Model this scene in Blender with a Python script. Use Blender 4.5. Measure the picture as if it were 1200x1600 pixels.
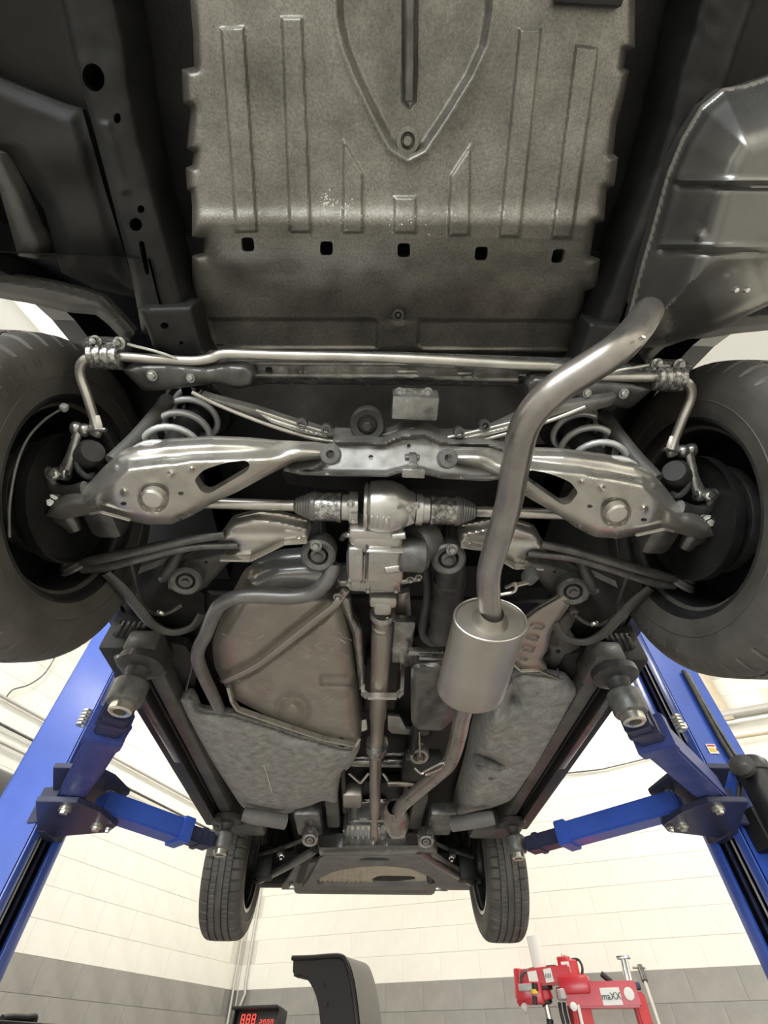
import bpy, bmesh, math, random
import numpy as np
from mathutils import Vector, Matrix, Quaternion
random.seed(7)
R = math.radians
for o in list(bpy.data.objects): bpy.data.objects.remove(o)
scene = bpy.context.scene
COL = scene.collection

# ------------------------------------------------------------------ camera
H = 1.05                       # the phone is held about a metre above the shop floor
CAM = Vector((-0.03, 0.0, H))
PITCH, YAW, FPX = R(50.45), R(2.3), 718.0
cd = bpy.data.cameras.new('camera'); cam = bpy.data.objects.new('camera', cd); COL.objects.link(cam)
cam.location = CAM; cam.rotation_euler = (R(90)+PITCH, 0, -YAW)
cd.sensor_fit = 'VERTICAL'; cd.sensor_height = 32.0; cd.lens = 32.0*FPX/1600.0
cd.clip_start = 0.02; cd.clip_end = 100
scene.camera = cam
# ------------------------------------------------------------------ view, world
vs = scene.view_settings
vs.view_transform = 'Standard'; vs.look = 'None'; vs.gamma = 1.0; vs.use_curve_mapping = False
vs.exposure = -0.70
w = bpy.data.worlds.new('world'); scene.world = w; w.use_nodes = True
bg = w.node_tree.nodes['Background']; bg.inputs[0].default_value = (0.80, 0.90, 1.0, 1); bg.inputs[1].default_value = 1.6
# ------------------------------------------------------------------ room frame: the bay stands at an angle to the car
HD = Vector((math.sin(YAW), math.cos(YAW), 0)); RT = Vector((math.cos(YAW), -math.sin(YAW), 0))
ROT = YAW + R(22.5)
WF = Vector((math.sin(ROT), math.cos(ROT), 0)); WR = Vector((math.cos(ROT), -math.sin(ROT), 0))
CORNER = Vector((CAM.x, 0, 0)) + HD*7.35 - RT*1.65
RM = Matrix(((WR.x, WF.x, 0), (WR.y, WF.y, 0), (0, 0, 1)))     # room axes -> world
def room(a, b, z): return CORNER + WR*a + WF*b + Vector((0, 0, z))   # a to the right of the corner, b beyond it
ROOM_W, ROOM_D, CEIL = 9.6, 12.5, 4.7
def area(name, loc, target, sx, sy, power, color=(1, 1, 1)):
    l = bpy.data.lights.new(name, 'AREA'); l.shape = 'RECTANGLE'; l.size = sx; l.size_y = sy; l.energy = power; l.color = color
    o = bpy.data.objects.new(name, l); COL.objects.link(o); o.location = loc
    o.rotation_euler = (Vector(target)-Vector(loc)).to_track_quat('-Z', 'Y').to_euler(); return o
# daylight through the open roller door behind the camera
area('door_daylight', room(4.6, -ROOM_D+0.15, 1.75), room(4.6, 0, 1.55), 5.2, 3.3, 760, (0.93, 0.97, 1.0))
# ------------------------------------------------------------------ helpers
SP, CP = math.sin(PITCH), math.cos(PITCH)
def ray(u, v):
    a = (u-600.0)/FPX; b = -(v-800.0)/FPX
    f = CP - SP*b; up = SP + CP*b
    return Vector((f*HD.x + a*RT.x, f*HD.y + a*RT.y, up))
def P(u, v, z):                 # the point z metres above the camera's height seen at pixel u, v
    d = ray(u, v); return CAM + d*(z/d.z)
def PY(u, v, y):
    d = ray(u, v); return CAM + d*(y/d.y)
def Pn(U, V, Z):                # the same for arrays
    a = (U-600.0)/FPX; b = -(V-800.0)/FPX
    f = CP - SP*b; up = SP + CP*b; t = Z/up
    return np.stack([CAM.x + (f*HD.x + a*RT.x)*t, CAM.y + (f*HD.y + a*RT.y)*t, CAM.z + Z], -1)
def C(x, y, z): return Vector((x, y, H+z))      # car frame: z above the camera's height

def nb(): return bmesh.new()
def obj(name, bm, mat, parent=None, smooth=True, label=None, angle=40):
    bm.normal_update()
    me = bpy.data.meshes.new(name)
    bm.to_mesh(me); bm.free()
    return mobj(name, me, mat, parent, smooth, label, angle)
def mobj(name, me, mat, parent=None, smooth=True, label=None, angle=40):
    n = len(me.vertices)
    co = np.empty(n*3, np.float32); me.vertices.foreach_get('co', co); co = co.reshape(-1, 3)
    c = (co.min(0)+co.max(0))/2
    me.vertices.foreach_set('co', (co-c).ravel())
    me.materials.clear()
    for m in (mat if isinstance(mat, (list, tuple)) else [mat]): me.materials.append(M[m])
    if smooth:
        me.polygons.foreach_set('use_smooth', [True]*len(me.polygons))
        try: me.set_sharp_from_angle(angle=R(angle))
        except Exception: pass
    me.update()
    o = bpy.data.objects.new(name, me); COL.objects.link(o)
    o.location = Vector(c.tolist())
    if parent is not None: setpar(o, parent)
    if label: o['label'] = label
    return o
WORLDLOC = {}
def setpar(o, p):
    o.parent = p
    loc = WORLDLOC.get(p.name)
    if loc is None: loc = wl(p)
    o.matrix_parent_inverse = Matrix.Translation(-loc)
def wl(o):
    # world location of an object whose chain holds translations only
    if o.parent is None: return Vector(o.location)
    return Vector(o.location)          # parent inverse cancels the parent's own offset
def empty(name, loc, parent=None, label=None, cat=None, group=None):
    o = bpy.data.objects.new(name, None); COL.objects.link(o); o.location = loc; o.empty_display_size = 0.1
    if parent is not None: setpar(o, parent)
    tag(o, label, cat, group); return o
def tag(o, label=None, cat=None, group=None, kind=None):
    if label: o['label'] = label
    if cat: o['category'] = cat
    if group: o['group'] = group
    if kind: o['kind'] = kind
    return o

def merge(*bms):
    out = bms[0]
    for b in bms[1:]:
        me = bpy.data.meshes.new('t'); b.to_mesh(me); b.free(); out.from_mesh(me); bpy.data.meshes.remove(me)
    return out
def mir(bm):
    for v in bm.verts: v.co.x = -v.co.x
    bmesh.ops.reverse_faces(bm, faces=bm.faces); return bm
def basis(axis, up=Vector((0, 0, 1))):
    a = Vector(axis).normalized()
    if abs(a.dot(up)) > 0.98: up = Vector((0, 1, 0))
    x = up.cross(a).normalized(); y = a.cross(x)
    return Matrix((x, y, a)).transposed()
def box(c, s, rot=None, bevel=0.004, seg=2, bm=None):
    b = nb(); bmesh.ops.create_cube(b, size=1)
    for v in b.verts: v.co = Vector((v.co.x*s[0], v.co.y*s[1], v.co.z*s[2]))
    if bevel: bmesh.ops.bevel(b, geom=b.edges[:], offset=min(bevel, min(s)*0.45), segments=seg, affect='EDGES', profile=0.5)
    m = rot.to_3x3() if rot is not None else Matrix.Identity(3)
    for v in b.verts: v.co = m @ v.co + Vector(c)
    return merge(bm, b) if bm else b
def beam(p0, p1, wd, ht, bevel=0.006, up=Vector((0, 0, 1)), taper=1.0):   # box from p0 to p1; wd across, ht along up
    p0, p1 = Vector(p0), Vector(p1); a = p1-p0; L = a.length; m = basis(a, up)
    b = nb(); bmesh.ops.create_cube(b, size=1)
    for v in b.verts:
        k = taper if v.co.z > 0 else 1.0
        v.co = Vector((v.co.x*wd*k, v.co.y*ht*k, v.co.z*L))
    if bevel: bmesh.ops.bevel(b, geom=b.edges[:], offset=bevel, segments=2, affect='EDGES')
    c = (p0+p1)/2
    for v in b.verts: v.co = m @ v.co + c
    return b
def lathe(prof, org, axis, seg=32, radfun=None):    # prof: (radius, height along axis)
    m = basis(axis); org = Vector(org); b = nb(); rings = []
    for (r, h) in prof:
        if r < 1e-6: rings.append([b.verts.new(m @ Vector((0, 0, h)) + org)])
        else:
            rings.append([b.verts.new(m @ Vector((r*math.cos(2*math.pi*i/seg), r*math.sin(2*math.pi*i/seg), h)) + org) for i in range(seg)])
    for p, q in zip(rings, rings[1:]):
        if len(p) == 1 and len(q) == 1: continue
        for i in range(seg):
            j = (i+1) % seg
            if len(p) == 1: b.faces.new((p[0], q[i], q[j]))
            elif len(q) == 1: b.faces.new((p[i], q[0], p[j]))
            else: b.faces.new((p[i], q[i], q[j], p[j]))
    f0, f1 = rings[0], rings[-1]
    if len(f0) > 1 and len(f1) > 1:
        for i in range(seg): b.faces.new((f1[i], f0[i], f0[(i+1) % seg], f1[(i+1) % seg]))
    bmesh.ops.recalc_face_normals(b, faces=b.faces); return b
def cyl(p0, p1, r, seg=24, bev=0.0, r1=None):
    p0, p1 = Vector(p0), Vector(p1); L = (p1-p0).length; r1 = r if r1 is None else r1
    if bev: pr = [(0, 0), (r-bev, 0), (r, bev), (r1, L-bev), (r1-bev, L), (0, L)]
    else: pr = [(0, 0), (r, 0), (r1, L), (0, L)]
    return lathe(pr, p0, p1-p0, seg)
def catmull(pts, n):
    pts = [Vector(p) for p in pts]
    if n <= 1 or len(pts) < 3: return pts
    q = [pts[0]*2-pts[1]] + pts + [pts[-1]*2-pts[-2]]; out = []
    for i in range(1, len(q)-2):
        for k in range(n):
            t = k/n; a, b, c, d = q[i-1], q[i], q[i+1], q[i+2]
            out.append(0.5*((2*b)+(c-a)*t+(2*a-5*b+4*c-d)*t*t+(3*b-a-3*c+d)*t**3))
    out.append(pts[-1]); return out
def tube(pts, r, seg=14, n=5, flat=1.0, up=None, caps=True):      # r: number or one per given point
    m0 = len(pts); rs = r if isinstance(r, (list, tuple)) else [r]*m0
    path = catmull(pts, n); N = len(path)
    rr = [float(np.interp(i*(m0-1)/(N-1), range(m0), rs)) for i in range(N)]
    b = nb(); rings = []; prev = None
    for i, p in enumerate(path):
        t = (path[min(i+1, N-1)]-path[max(i-1, 0)])
        if t.length < 1e-9: t = Vector((0, 0, 1))
        t.normalize()
        if prev is None:
            x = (up or Vector((0, 0, 1))).cross(t)
            if x.length < 1e-3: x = Vector((1, 0, 0)).cross(t)
        else: x = prev - t*prev.dot(t)
        x.normalize(); prev = x; y = t.cross(x)
        rings.append([b.verts.new(p + x*(rr[i]*math.cos(2*math.pi*k/seg)) + y*(rr[i]*flat*math.sin(2*math.pi*k/seg))) for k in range(seg)])
    for p, q in zip(rings, rings[1:]):
        for k in range(seg): b.faces.new((p[k], p[(k+1) % seg], q[(k+1) % seg], q[k]))
    if caps: b.faces.new(rings[0][::-1]); b.faces.new(rings[-1])
    bmesh.ops.recalc_face_normals(b, faces=b.faces); return b
def prism(pts, off, bevel=0.0):       # planar polygon of 3D points extruded by the vector off
    b = nb(); vs_ = [b.verts.new(Vector(p)) for p in pts]; f = b.faces.new(vs_)
    g = bmesh.ops.extrude_face_region(b, geom=[f]); off = Vector(off)
    for v in g['geom']:
        if isinstance(v, bmesh.types.BMVert): v.co += off
    bmesh.ops.recalc_face_normals(b, faces=b.faces)
    if bevel: bmesh.ops.bevel(b, geom=b.edges[:], offset=bevel, segments=2, affect='EDGES')
    return b
def bolt(p, axis, r=0.009, h=0.008, washer=True):       # hexagon head on a washer
    a = Vector(axis).normalized(); b = lathe([(0, 0), (r*1.5, 0), (r*1.5, h*0.25), (0, h*0.25)], p, a, 16) if washer else nb()
    return merge(b, lathe([(0, 0), (r, 0), (r, h*0.8), (r*0.8, h), (0, h)], Vector(p)+a*(h*0.2), a, 6))
# ---- stamped sheet: a polygon in the picture, each vertex put at its own height
def _inside(U, V, poly):
    ins = np.zeros(U.shape, bool); n = len(poly)
    for i in range(n):
        x0, y0 = poly[i]; x1, y1 = poly[(i+1) % n]
        if y0 == y1: continue
        c = ((y0 > V) != (y1 > V)) & (U < (x1-x0)*(V-y0)/(y1-y0)+x0)
        ins ^= c
    return ins
def _near(U, V, poly):
    best = np.full(U.shape, 1e9); NU = U.copy(); NV = V.copy(); n = len(poly)
    for i in range(n):
        x0, y0 = poly[i]; x1, y1 = poly[(i+1) % n]; dx, dy = x1-x0, y1-y0; L = dx*dx+dy*dy
        if L == 0: continue
        t = np.clip(((U-x0)*dx+(V-y0)*dy)/L, 0, 1); px = x0+t*dx; py = y0+t*dy
        d = np.hypot(U-px, V-py); m = d < best
        best = np.where(m, d, best); NU = np.where(m, px, NU); NV = np.where(m, py, NV)
    return best, NU, NV
def sd(U, V, poly):
    d, _, _ = _near(U, V, poly); return np.where(_inside(U, V, poly), d, -d)
def sst(x, a, b):
    t = np.clip((x-a)/(b-a), 0, 1); return t*t*(3-2*t)
def ell(cu, cv, ru, rv, n=16, rot=0):
    c, s = math.cos(rot), math.sin(rot)
    return [(cu+ru*math.cos(2*math.pi*i/n)*c-rv*math.sin(2*math.pi*i/n)*s, cv+ru*math.cos(2*math.pi*i/n)*s+rv*math.sin(2*math.pi*i/n)*c) for i in range(n)]
def rnd(poly, n=4, k=0.25):            # round a polygon's corners
    out = []
    m = len(poly)
    for i in range(m):
        a, b, c = np.array(poly[i-1], float), np.array(poly[i], float), np.array(poly[(i+1) % m], float)
        p, q = b+(a-b)*k, b+(c-b)*k
        for j in range(n+1):
            t = j/n; out.append(tuple((1-t)**2*p+2*t*(1-t)*b+t*t*q))
    return out
def field(poly, zf, step=4, thick=0.02, holes=(), mirror=False):
    poly = [tuple(map(float, p)) for p in poly]; a = np.array(poly)
    us = np.arange(a[:, 0].min()-step, a[:, 0].max()+2*step, step); vs2 = np.arange(a[:, 1].min()-step, a[:, 1].max()+2*step, step)
    U, V = np.meshgrid(us, vs2); Uc, Vc = (U[:-1, :-1]+U[1:, 1:])/2, (V[:-1, :-1]+V[1:, 1:])/2
    q = _inside(Uc, Vc, poly)
    for h in holes: q &= ~_inside(Uc, Vc, h)
    D, NU, NV = _near(U, V, poly)
    for h in holes:
        d2, nu2, nv2 = _near(U, V, h); m = d2 < D
        D = np.where(m, d2, D); NU = np.where(m, nu2, NU); NV = np.where(m, nv2, NV)
    cnt = np.zeros(U.shape, int)
    for sy in (slice(0, -1), slice(1, None)):
        for sx in (slice(0, -1), slice(1, None)): cnt[sy, sx] += q
    snap = (cnt > 0) & (cnt < 4)
    U = np.where(snap, NU, U); V = np.where(snap, NV, V); D = np.where(snap, 0, D)
    D0 = np.where(snap, np.minimum(_near(U, V, poly)[0], 1e9), _near(U, V, poly)[0])
    Z = zf(U, V, D0) if callable(zf) else np.full(U.shape, zf)
    used = cnt > 0; idx = np.full(U.shape, -1); idx[used] = np.arange(used.sum())
    bot = Pn(U[used], V[used], Z[used]); nB = len(bot); top = bot.copy(); top[:, 2] += thick
    jj, ii = np.nonzero(q)
    F = np.stack([idx[jj, ii], idx[jj, ii+1], idx[jj+1, ii+1], idx[jj+1, ii]], -1)
    edges = {}
    for f in F.tolist():
        for k in range(4):
            e = (f[k], f[(k+1) % 4]); r_ = (e[1], e[0])
            if r_ in edges: del edges[r_]
            else: edges[e] = 1
    faces = F.tolist() + (F[:, ::-1]+nB).tolist() + [(e[1], e[0], e[0]+nB, e[1]+nB) for e in edges]
    vv = np.concatenate([bot, top])
    if mirror: vv[:, 0] *= -1
    me = bpy.data.meshes.new('sheet'); me.from_pydata(vv.tolist(), [], faces); me.validate()
    b = nb(); b.from_mesh(me); bpy.data.meshes.remove(me)
    bmesh.ops.remove_doubles(b, verts=b.verts, dist=1e-5)
    bmesh.ops.recalc_face_normals(b, faces=b.faces)
    return b
def noise2(U, V, s, seed=0):             # cheap smooth value noise
    rs = np.random.RandomState(seed); g = rs.rand(64, 64)
    x = U/s; y = V/s; xi = np.floor(x).astype(int); yi = np.floor(y).astype(int); fx = x-xi; fy = y-yi
    fx = fx*fx*(3-2*fx); fy = fy*fy*(3-2*fy)
    a = g[yi % 64, xi % 64]; b = g[yi % 64, (xi+1) % 64]; c = g[(yi+1) % 64, xi % 64]; d = g[(yi+1) % 64, (xi+1) % 64]
    return (a*(1-fx)+b*fx)*(1-fy)+(c*(1-fx)+d*fx)*fy
def text_bm(s, size, extrude=0.0005):
    cu = bpy.data.curves.new('t', 'FONT'); cu.body = s; cu.size = size; cu.extrude = extrude; cu.align_x = 'CENTER'; cu.align_y = 'CENTER'; cu.resolution_u = 3
    o = bpy.data.objects.new('t', cu); COL.objects.link(o)
    dg = bpy.context.evaluated_depsgraph_get(); me = bpy.data.meshes.new_from_object(o.evaluated_get(dg))
    b = nb(); b.from_mesh(me); bpy.data.meshes.remove(me); bpy.data.objects.remove(o); bpy.data.curves.remove(cu); return b

# ------------------------------------------------------------------ materials
M = {}
def mat(name, c1, c2=None, rough=0.5, metal=0.0, scale=20.0, bump=0.0, bscale=None, coat=0.0, detail=6.0, lo=0.35, hi=0.65, rvar=0.0, spec=0.5, stretch=None, emit=None, estr=0, speck=0.0, sscale=350.0):
    m = bpy.data.materials.new(name); m.use_nodes = True; nt = m.node_tree; bs = nt.nodes['Principled BSDF']
    bs.inputs['Roughness'].default_value = rough; bs.inputs['Metallic'].default_value = metal; bs.inputs['Specular IOR Level'].default_value = spec
    if coat: bs.inputs['Coat Weight'].default_value = coat; bs.inputs['Coat Roughness'].default_value = 0.18
    if emit: bs.inputs['Emission Color'].default_value = (*emit, 1); bs.inputs['Emission Strength'].default_value = estr
    tc = nt.nodes.new('ShaderNodeTexCoord'); vec = tc.outputs['Object']
    if stretch:
        mp = nt.nodes.new('ShaderNodeMapping'); mp.inputs['Scale'].default_value = stretch; nt.links.new(vec, mp.inputs[0]); vec = mp.outputs[0]
    bs.inputs['Base Color'].default_value = (*c1, 1)
    if c2 is not None:
        n = nt.nodes.new('ShaderNodeTexNoise'); n.inputs['Scale'].default_value = scale; n.inputs['Detail'].default_value = detail; n.inputs['Roughness'].default_value = 0.62
        nt.links.new(vec, n.inputs['Vector'])
        r = nt.nodes.new('ShaderNodeValToRGB'); e = r.color_ramp.elements
        e[0].position = lo; e[0].color = (*c1, 1); e[1].position = hi; e[1].color = (*c2, 1)
        nt.links.new(n.outputs[0], r.inputs[0]); col = r.outputs[0]
        if speck:
            n3 = nt.nodes.new('ShaderNodeTexNoise'); n3.inputs['Scale'].default_value = sscale; n3.inputs['Detail'].default_value = 5; nt.links.new(vec, n3.inputs['Vector'])
            m3 = nt.nodes.new('ShaderNodeMapRange'); m3.inputs[1].default_value = 0.3; m3.inputs[2].default_value = 0.7; m3.inputs[3].default_value = 1-speck; m3.inputs[4].default_value = 1+speck
            nt.links.new(n3.outputs[0], m3.inputs[0])
            mx = nt.nodes.new('ShaderNodeVectorMath'); mx.operation = 'SCALE'; nt.links.new(col, mx.inputs[0]); nt.links.new(m3.outputs[0], mx.inputs['Scale']); col = mx.outputs[0]
        nt.links.new(col, bs.inputs['Base Color'])
        if rvar:
            mr = nt.nodes.new('ShaderNodeMapRange'); mr.inputs[3].default_value = rough-rvar; mr.inputs[4].default_value = rough+rvar
            mr.inputs[1].default_value = 0.3; mr.inputs[2].default_value = 0.7
            nt.links.new(n.outputs[0], mr.inputs[0]); nt.links.new(mr.outputs[0], bs.inputs['Roughness'])
    if bump:
        n2 = nt.nodes.new('ShaderNodeTexNoise'); n2.inputs['Scale'].default_value = bscale or scale*3; n2.inputs['Detail'].default_value = 4
        nt.links.new(vec, n2.inputs['Vector'])
        bp = nt.nodes.new('ShaderNodeBump'); bp.inputs['Strength'].default_value = bump; bp.inputs['Distance'].default_value = 0.002
        nt.links.new(n2.outputs[0], bp.inputs['Height']); nt.links.new(bp.outputs[0], bs.inputs['Normal'])
    M[name] = m; return m
mat('pan', (0.112, 0.105, 0.090), (0.325, 0.308, 0.270), rough=0.36, metal=0.6, scale=8, bump=0.25, bscale=260, rvar=0.08, detail=10, lo=0.25, hi=0.75, speck=0.24, sscale=260)
mat('undercoat', (0.008, 0.0082, 0.008), (0.022, 0.0215, 0.020), rough=0.5, scale=9, bump=0.3, bscale=120, spec=0.35)
mat('dirty_undercoat', (0.040, 0.039, 0.036), (0.095, 0.092, 0.082), rough=0.45, scale=8, bump=0.3, bscale=140, coat=0.1)
mat('wet_steel', (0.20, 0.197, 0.185), (0.44, 0.43, 0.405), rough=0.25, metal=0.8, scale=22, bump=0.10, bscale=90, rvar=0.07, coat=0.2)
mat('arm_steel', (0.44, 0.42, 0.375), (0.60, 0.575, 0.52), rough=0.30, metal=0.8, scale=12, bump=0.04, bscale=80, rvar=0.05, coat=0.1)
mat('dark_steel', (0.075, 0.074, 0.070), (0.15, 0.147, 0.137), rough=0.32, metal=0.6, scale=25, bump=0.12, bscale=90, coat=0.3)
mat('alloy', (0.45, 0.435, 0.40), (0.60, 0.58, 0.54), rough=0.29, metal=0.82, scale=10, bump=0.04, bscale=120, rvar=0.05)
mat('bright_alloy', (0.75, 0.75, 0.73), (0.85, 0.85, 0.83), rough=0.28, metal=0.9, scale=30, bump=0.15)
mat('greasy', (0.20, 0.195, 0.18), (0.62, 0.61, 0.58), rough=0.22, metal=0.8, scale=110, bump=0.3, bscale=240, lo=0.42, hi=0.64)
mat('exhaust', (0.25, 0.23, 0.21), (0.36, 0.335, 0.31), rough=0.30, metal=0.8, scale=10, bump=0.06, bscale=60, rvar=0.05)
mat('muffler', (0.34, 0.31, 0.27), (0.40, 0.37, 0.325), rough=0.38, metal=0.8, scale=6, bump=0.03, bscale=60)
mat('rear_muffler', (0.17, 0.167, 0.157), (0.24, 0.236, 0.222), rough=0.27, metal=0.8, scale=3, rvar=0.04)
mat('felt', (0.19, 0.187, 0.175), (0.38, 0.372, 0.345), rough=0.8, scale=28, bump=0.2, bscale=420, detail=10, lo=0.3, hi=0.7, speck=0.3, sscale=300)
mat('tank', (0.26, 0.232, 0.195), (0.33, 0.298, 0.25), rough=0.36, metal=0.35, scale=14, bump=0.06, bscale=60, coat=0.2)
mat('tank_dome', (0.34, 0.34, 0.325), (0.40, 0.40, 0.385), rough=0.3, metal=0.6, scale=8, coat=0.3)
mat('rubber', (0.022, 0.022, 0.021), (0.045, 0.044, 0.041), rough=0.55, scale=30, bump=0.2, coat=0.1)
mat('bush', (0.10, 0.10, 0.095), (0.17, 0.168, 0.155), rough=0.42, metal=0.4, scale=40, bump=0.2)
mat('tire', (0.062, 0.058, 0.051), (0.105, 0.098, 0.085), rough=0.55, scale=10, bump=0.10, bscale=150)
mat('rim', (0.022, 0.022, 0.022), (0.04, 0.04, 0.04), rough=0.35, metal=0.4, scale=15)
mat('rim_silver', (0.62, 0.62, 0.62), (0.7, 0.7, 0.7), rough=0.3, metal=0.8, scale=8)
mat('chrome', (0.72, 0.72, 0.70), rough=0.16, metal=1.0)
mat('zinc', (0.60, 0.58, 0.50), (0.72, 0.70, 0.62), rough=0.3, metal=0.9, scale=60)
mat('spring', (0.55, 0.55, 0.54), (0.64, 0.64, 0.63), rough=0.30, metal=0.35, scale=20, coat=0.4)
mat('body', (0.05, 0.05, 0.052), rough=0.3, metal=0.3, coat=0.8)
mat('plastic_grey', (0.14, 0.135, 0.125), (0.20, 0.195, 0.18), rough=0.55, scale=10, bump=0.2)
mat('beige_shield', (0.46, 0.41, 0.31), (0.58, 0.52, 0.41), rough=0.5, scale=12, bump=0.2)
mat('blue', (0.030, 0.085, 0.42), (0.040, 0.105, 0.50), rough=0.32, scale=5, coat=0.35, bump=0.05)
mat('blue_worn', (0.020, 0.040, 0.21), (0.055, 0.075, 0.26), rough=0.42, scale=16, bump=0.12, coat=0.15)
mat('carriage', (0.018, 0.022, 0.06), (0.035, 0.040, 0.085), rough=0.42, scale=20, bump=0.15)
mat('black', (0.010, 0.010, 0.011), rough=0.45)
mat('black_gloss', (0.006, 0.006, 0.006), rough=0.5)
mat('silver_paint', (0.42, 0.41, 0.39), rough=0.4, metal=0.2)
mat('red', (0.50, 0.018, 0.03), (0.56, 0.028, 0.04), rough=0.35, scale=6, coat=0.4)
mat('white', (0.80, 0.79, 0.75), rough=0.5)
mat('ink', (0.015, 0.03, 0.03), rough=0.6)
mat('display_dark', (0.05, 0.05, 0.045), rough=0.4)
mat('led_red', (0.6, 0.05, 0.04), rough=0.5, emit=(1, 0.10, 0.07), estr=1.1)
mat('led_green', (0.3, 0.5, 0.2), rough=0.5, emit=(0.4, 0.8, 0.3), estr=0.5)
mat('yellow', (0.75, 0.55, 0.05), rough=0.5)
mat('cream_block', (0.83, 0.80, 0.71), (0.87, 0.845, 0.76), rough=0.6, scale=5, bump=0.2, bscale=90)
mat('grey_block', (0.27, 0.26, 0.235), (0.34, 0.325, 0.295), rough=0.5, scale=4, bump=0.2, bscale=90)
mat('joint_cream', (0.70, 0.665, 0.575), rough=0.8)
mat('joint_grey', (0.23, 0.22, 0.20), rough=0.8)
mat('ceiling', (0.80, 0.79, 0.74), rough=0.8)
mat('concrete', (0.38, 0.37, 0.35), (0.46, 0.45, 0.425), rough=0.4, scale=2.5, bump=0.05)
mat('conduit', (0.52, 0.50, 0.46), rough=0.4, metal=0.3)
mat('wood_beige', (0.50, 0.42, 0.30), (0.60, 0.52, 0.39), rough=0.6, scale=4)
mat('tube_light', (0.9, 0.9, 0.9), rough=0.5, emit=(1.0, 0.95, 0.84), estr=12)
mat('hose_gloss', (0.13, 0.128, 0.12), (0.19, 0.186, 0.175), rough=0.33, metal=0.4, scale=20, coat=0.3, bump=0.05)
mat('subframe', (0.11, 0.106, 0.096), (0.23, 0.222, 0.20), rough=0.40, metal=0.5, scale=18, bump=0.08, bscale=90, coat=0.25)
# ------------------------------------------------------------------ the room
def rbox(a0, a1, b0, b1, z0, z1, bevel=0.0):
    return box(room((a0+a1)/2, (b0+b1)/2, (z0+z1)/2), (abs(a1-a0), abs(b1-b0), abs(z1-z0)), RM, bevel)
def struct(name, bm, m, parent=None):
    o = obj(name, bm, m, parent, smooth=False)
    if parent is None: o['kind'] = 'structure'
    return o
T = 0.2
struct('floor', rbox(-T, ROOM_W+T, -ROOM_D-T, T, -0.1, 0), 'concrete')
struct('ceiling', rbox(-T, ROOM_W+T, -ROOM_D-T, T, CEIL, CEIL+0.1), 'ceiling')
BORDER = 1.6
def two_tone(name, a0, a1, b0, b1):
    bmc = rbox(a0, a1, b0, b1, BORDER, CEIL)
    o = struct(name, bmc, 'joint_cream')
    struct('painted_dado', rbox(a0, a1, b0, b1, 0, BORDER), 'joint_grey', o)
    return o
JD = 0.003      # how far the mortar joints lie behind the block faces
wl_ = two_tone('wall_left', -T, -JD, -ROOM_D, T)
wb_ = two_tone('wall_front', -JD, ROOM_W+T, JD, T)
BLW, BLH = 0.40, 0.20
def block_mesh(name, wx, wy, m):
    b = box((0, 0, 0), (wx, wy, BLH-0.0035), None, 0.0012, 1)
    me = bpy.data.meshes.new(name); b.to_mesh(me); b.free(); me.materials.append(M[m]); return me
bl = {}
for k, m in (('c', 'cream_block'), ('g', 'grey_block')):
    bl['L'+k] = block_mesh('block_'+m, 0.04, BLW-0.0012, m)
    bl['B'+k] = block_mesh('block_back_'+m, BLW-0.0012, 0.04, m)
rmq = RM.to_4x4().to_euler()
def blocks(wall, side, n0, n1, r0, r1):
    for r_ in range(r0, r1):
        zc = (r_+0.5)*BLH
        for k in range(n0, n1):
            s = (k+0.5)*BLW + (BLW/2 if r_ % 2 else 0)
            me = bl[side+('c' if zc > BORDER else 'g')]
            j = random.uniform(-0.0008, 0.0008)
            o = bpy.data.objects.new('block', me); COL.objects.link(o)
            o.location = room(-0.02+j, -s, zc) if side == 'L' else room(s, 0.02+j, zc)
            o.rotation_euler = rmq; setpar(o, wall)
blocks(wl_, 'L', 0, 18, 6, 19)
blocks(wb_, 'B', 0, 16, 6, 20)
struct('wall_right', rbox(ROOM_W, ROOM_W+T, -ROOM_D-T, JD, 0, CEIL), 'cream_block')
# rear wall with the open roller door
o = struct('wall_rear', rbox(-T, 1.9, -ROOM_D-T, -ROOM_D, 0, CEIL), 'cream_block')
struct('wall_panel', rbox(7.3, ROOM_W, -ROOM_D-T, -ROOM_D, 0, CEIL), 'cream_block', o)
struct('lintel', rbox(1.9, 7.3, -ROOM_D-T, -ROOM_D, 3.5, CEIL), 'cream_block', o)
# ceiling tubes
LK = [(1.6, -2.0), (1.6, -6.0), (1.6, -10.0), (4.8, -1.2), (4.8, -6.0), (4.8, -10.0), (8.0, -2.0), (8.0, -6.0), (8.0, -10.0)]
PLACE = ['over the left wall by the corner', 'over the left wall beside the car', 'over the left wall behind the car',
         'over the front wall ahead of the car', 'above the middle of the car', 'by the roller door behind the car',
         'over the tire changer corner', 'over the right wall beside the car', 'over the right wall behind the car']
for (a, b), pl in zip(LK, PLACE):
    t = empty('ceiling_light', room(a, b, CEIL), label='white twin tube ceiling light '+pl, cat='light', group='ceiling tube lights')
    obj('housing', rbox(a-0.14, a+0.14, b-0.65, b+0.65, CEIL-0.07, CEIL-0.002, 0.01), 'white', t)
    for s in (-1, 1):
        obj('tube', cyl(room(a+s*0.07, b-0.6, CEIL-0.09), room(a+s*0.07, b+0.6, CEIL-0.09), 0.016, 12), 'tube_light', t)
    l = area('ceiling_light_glow', room(a, b, CEIL-0.12), room(a, b, 0), 0.3, 1.2, 100, (1.0, 0.97, 0.91)); setpar(l, t)
# conduits and cables on the walls
def wtube(name, pts, r, m, label, cat, group=None, n=1):
    o = obj(name, tube([room(*p) for p in pts], r, 10, n), m); return tag(o, label, cat, group)
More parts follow.
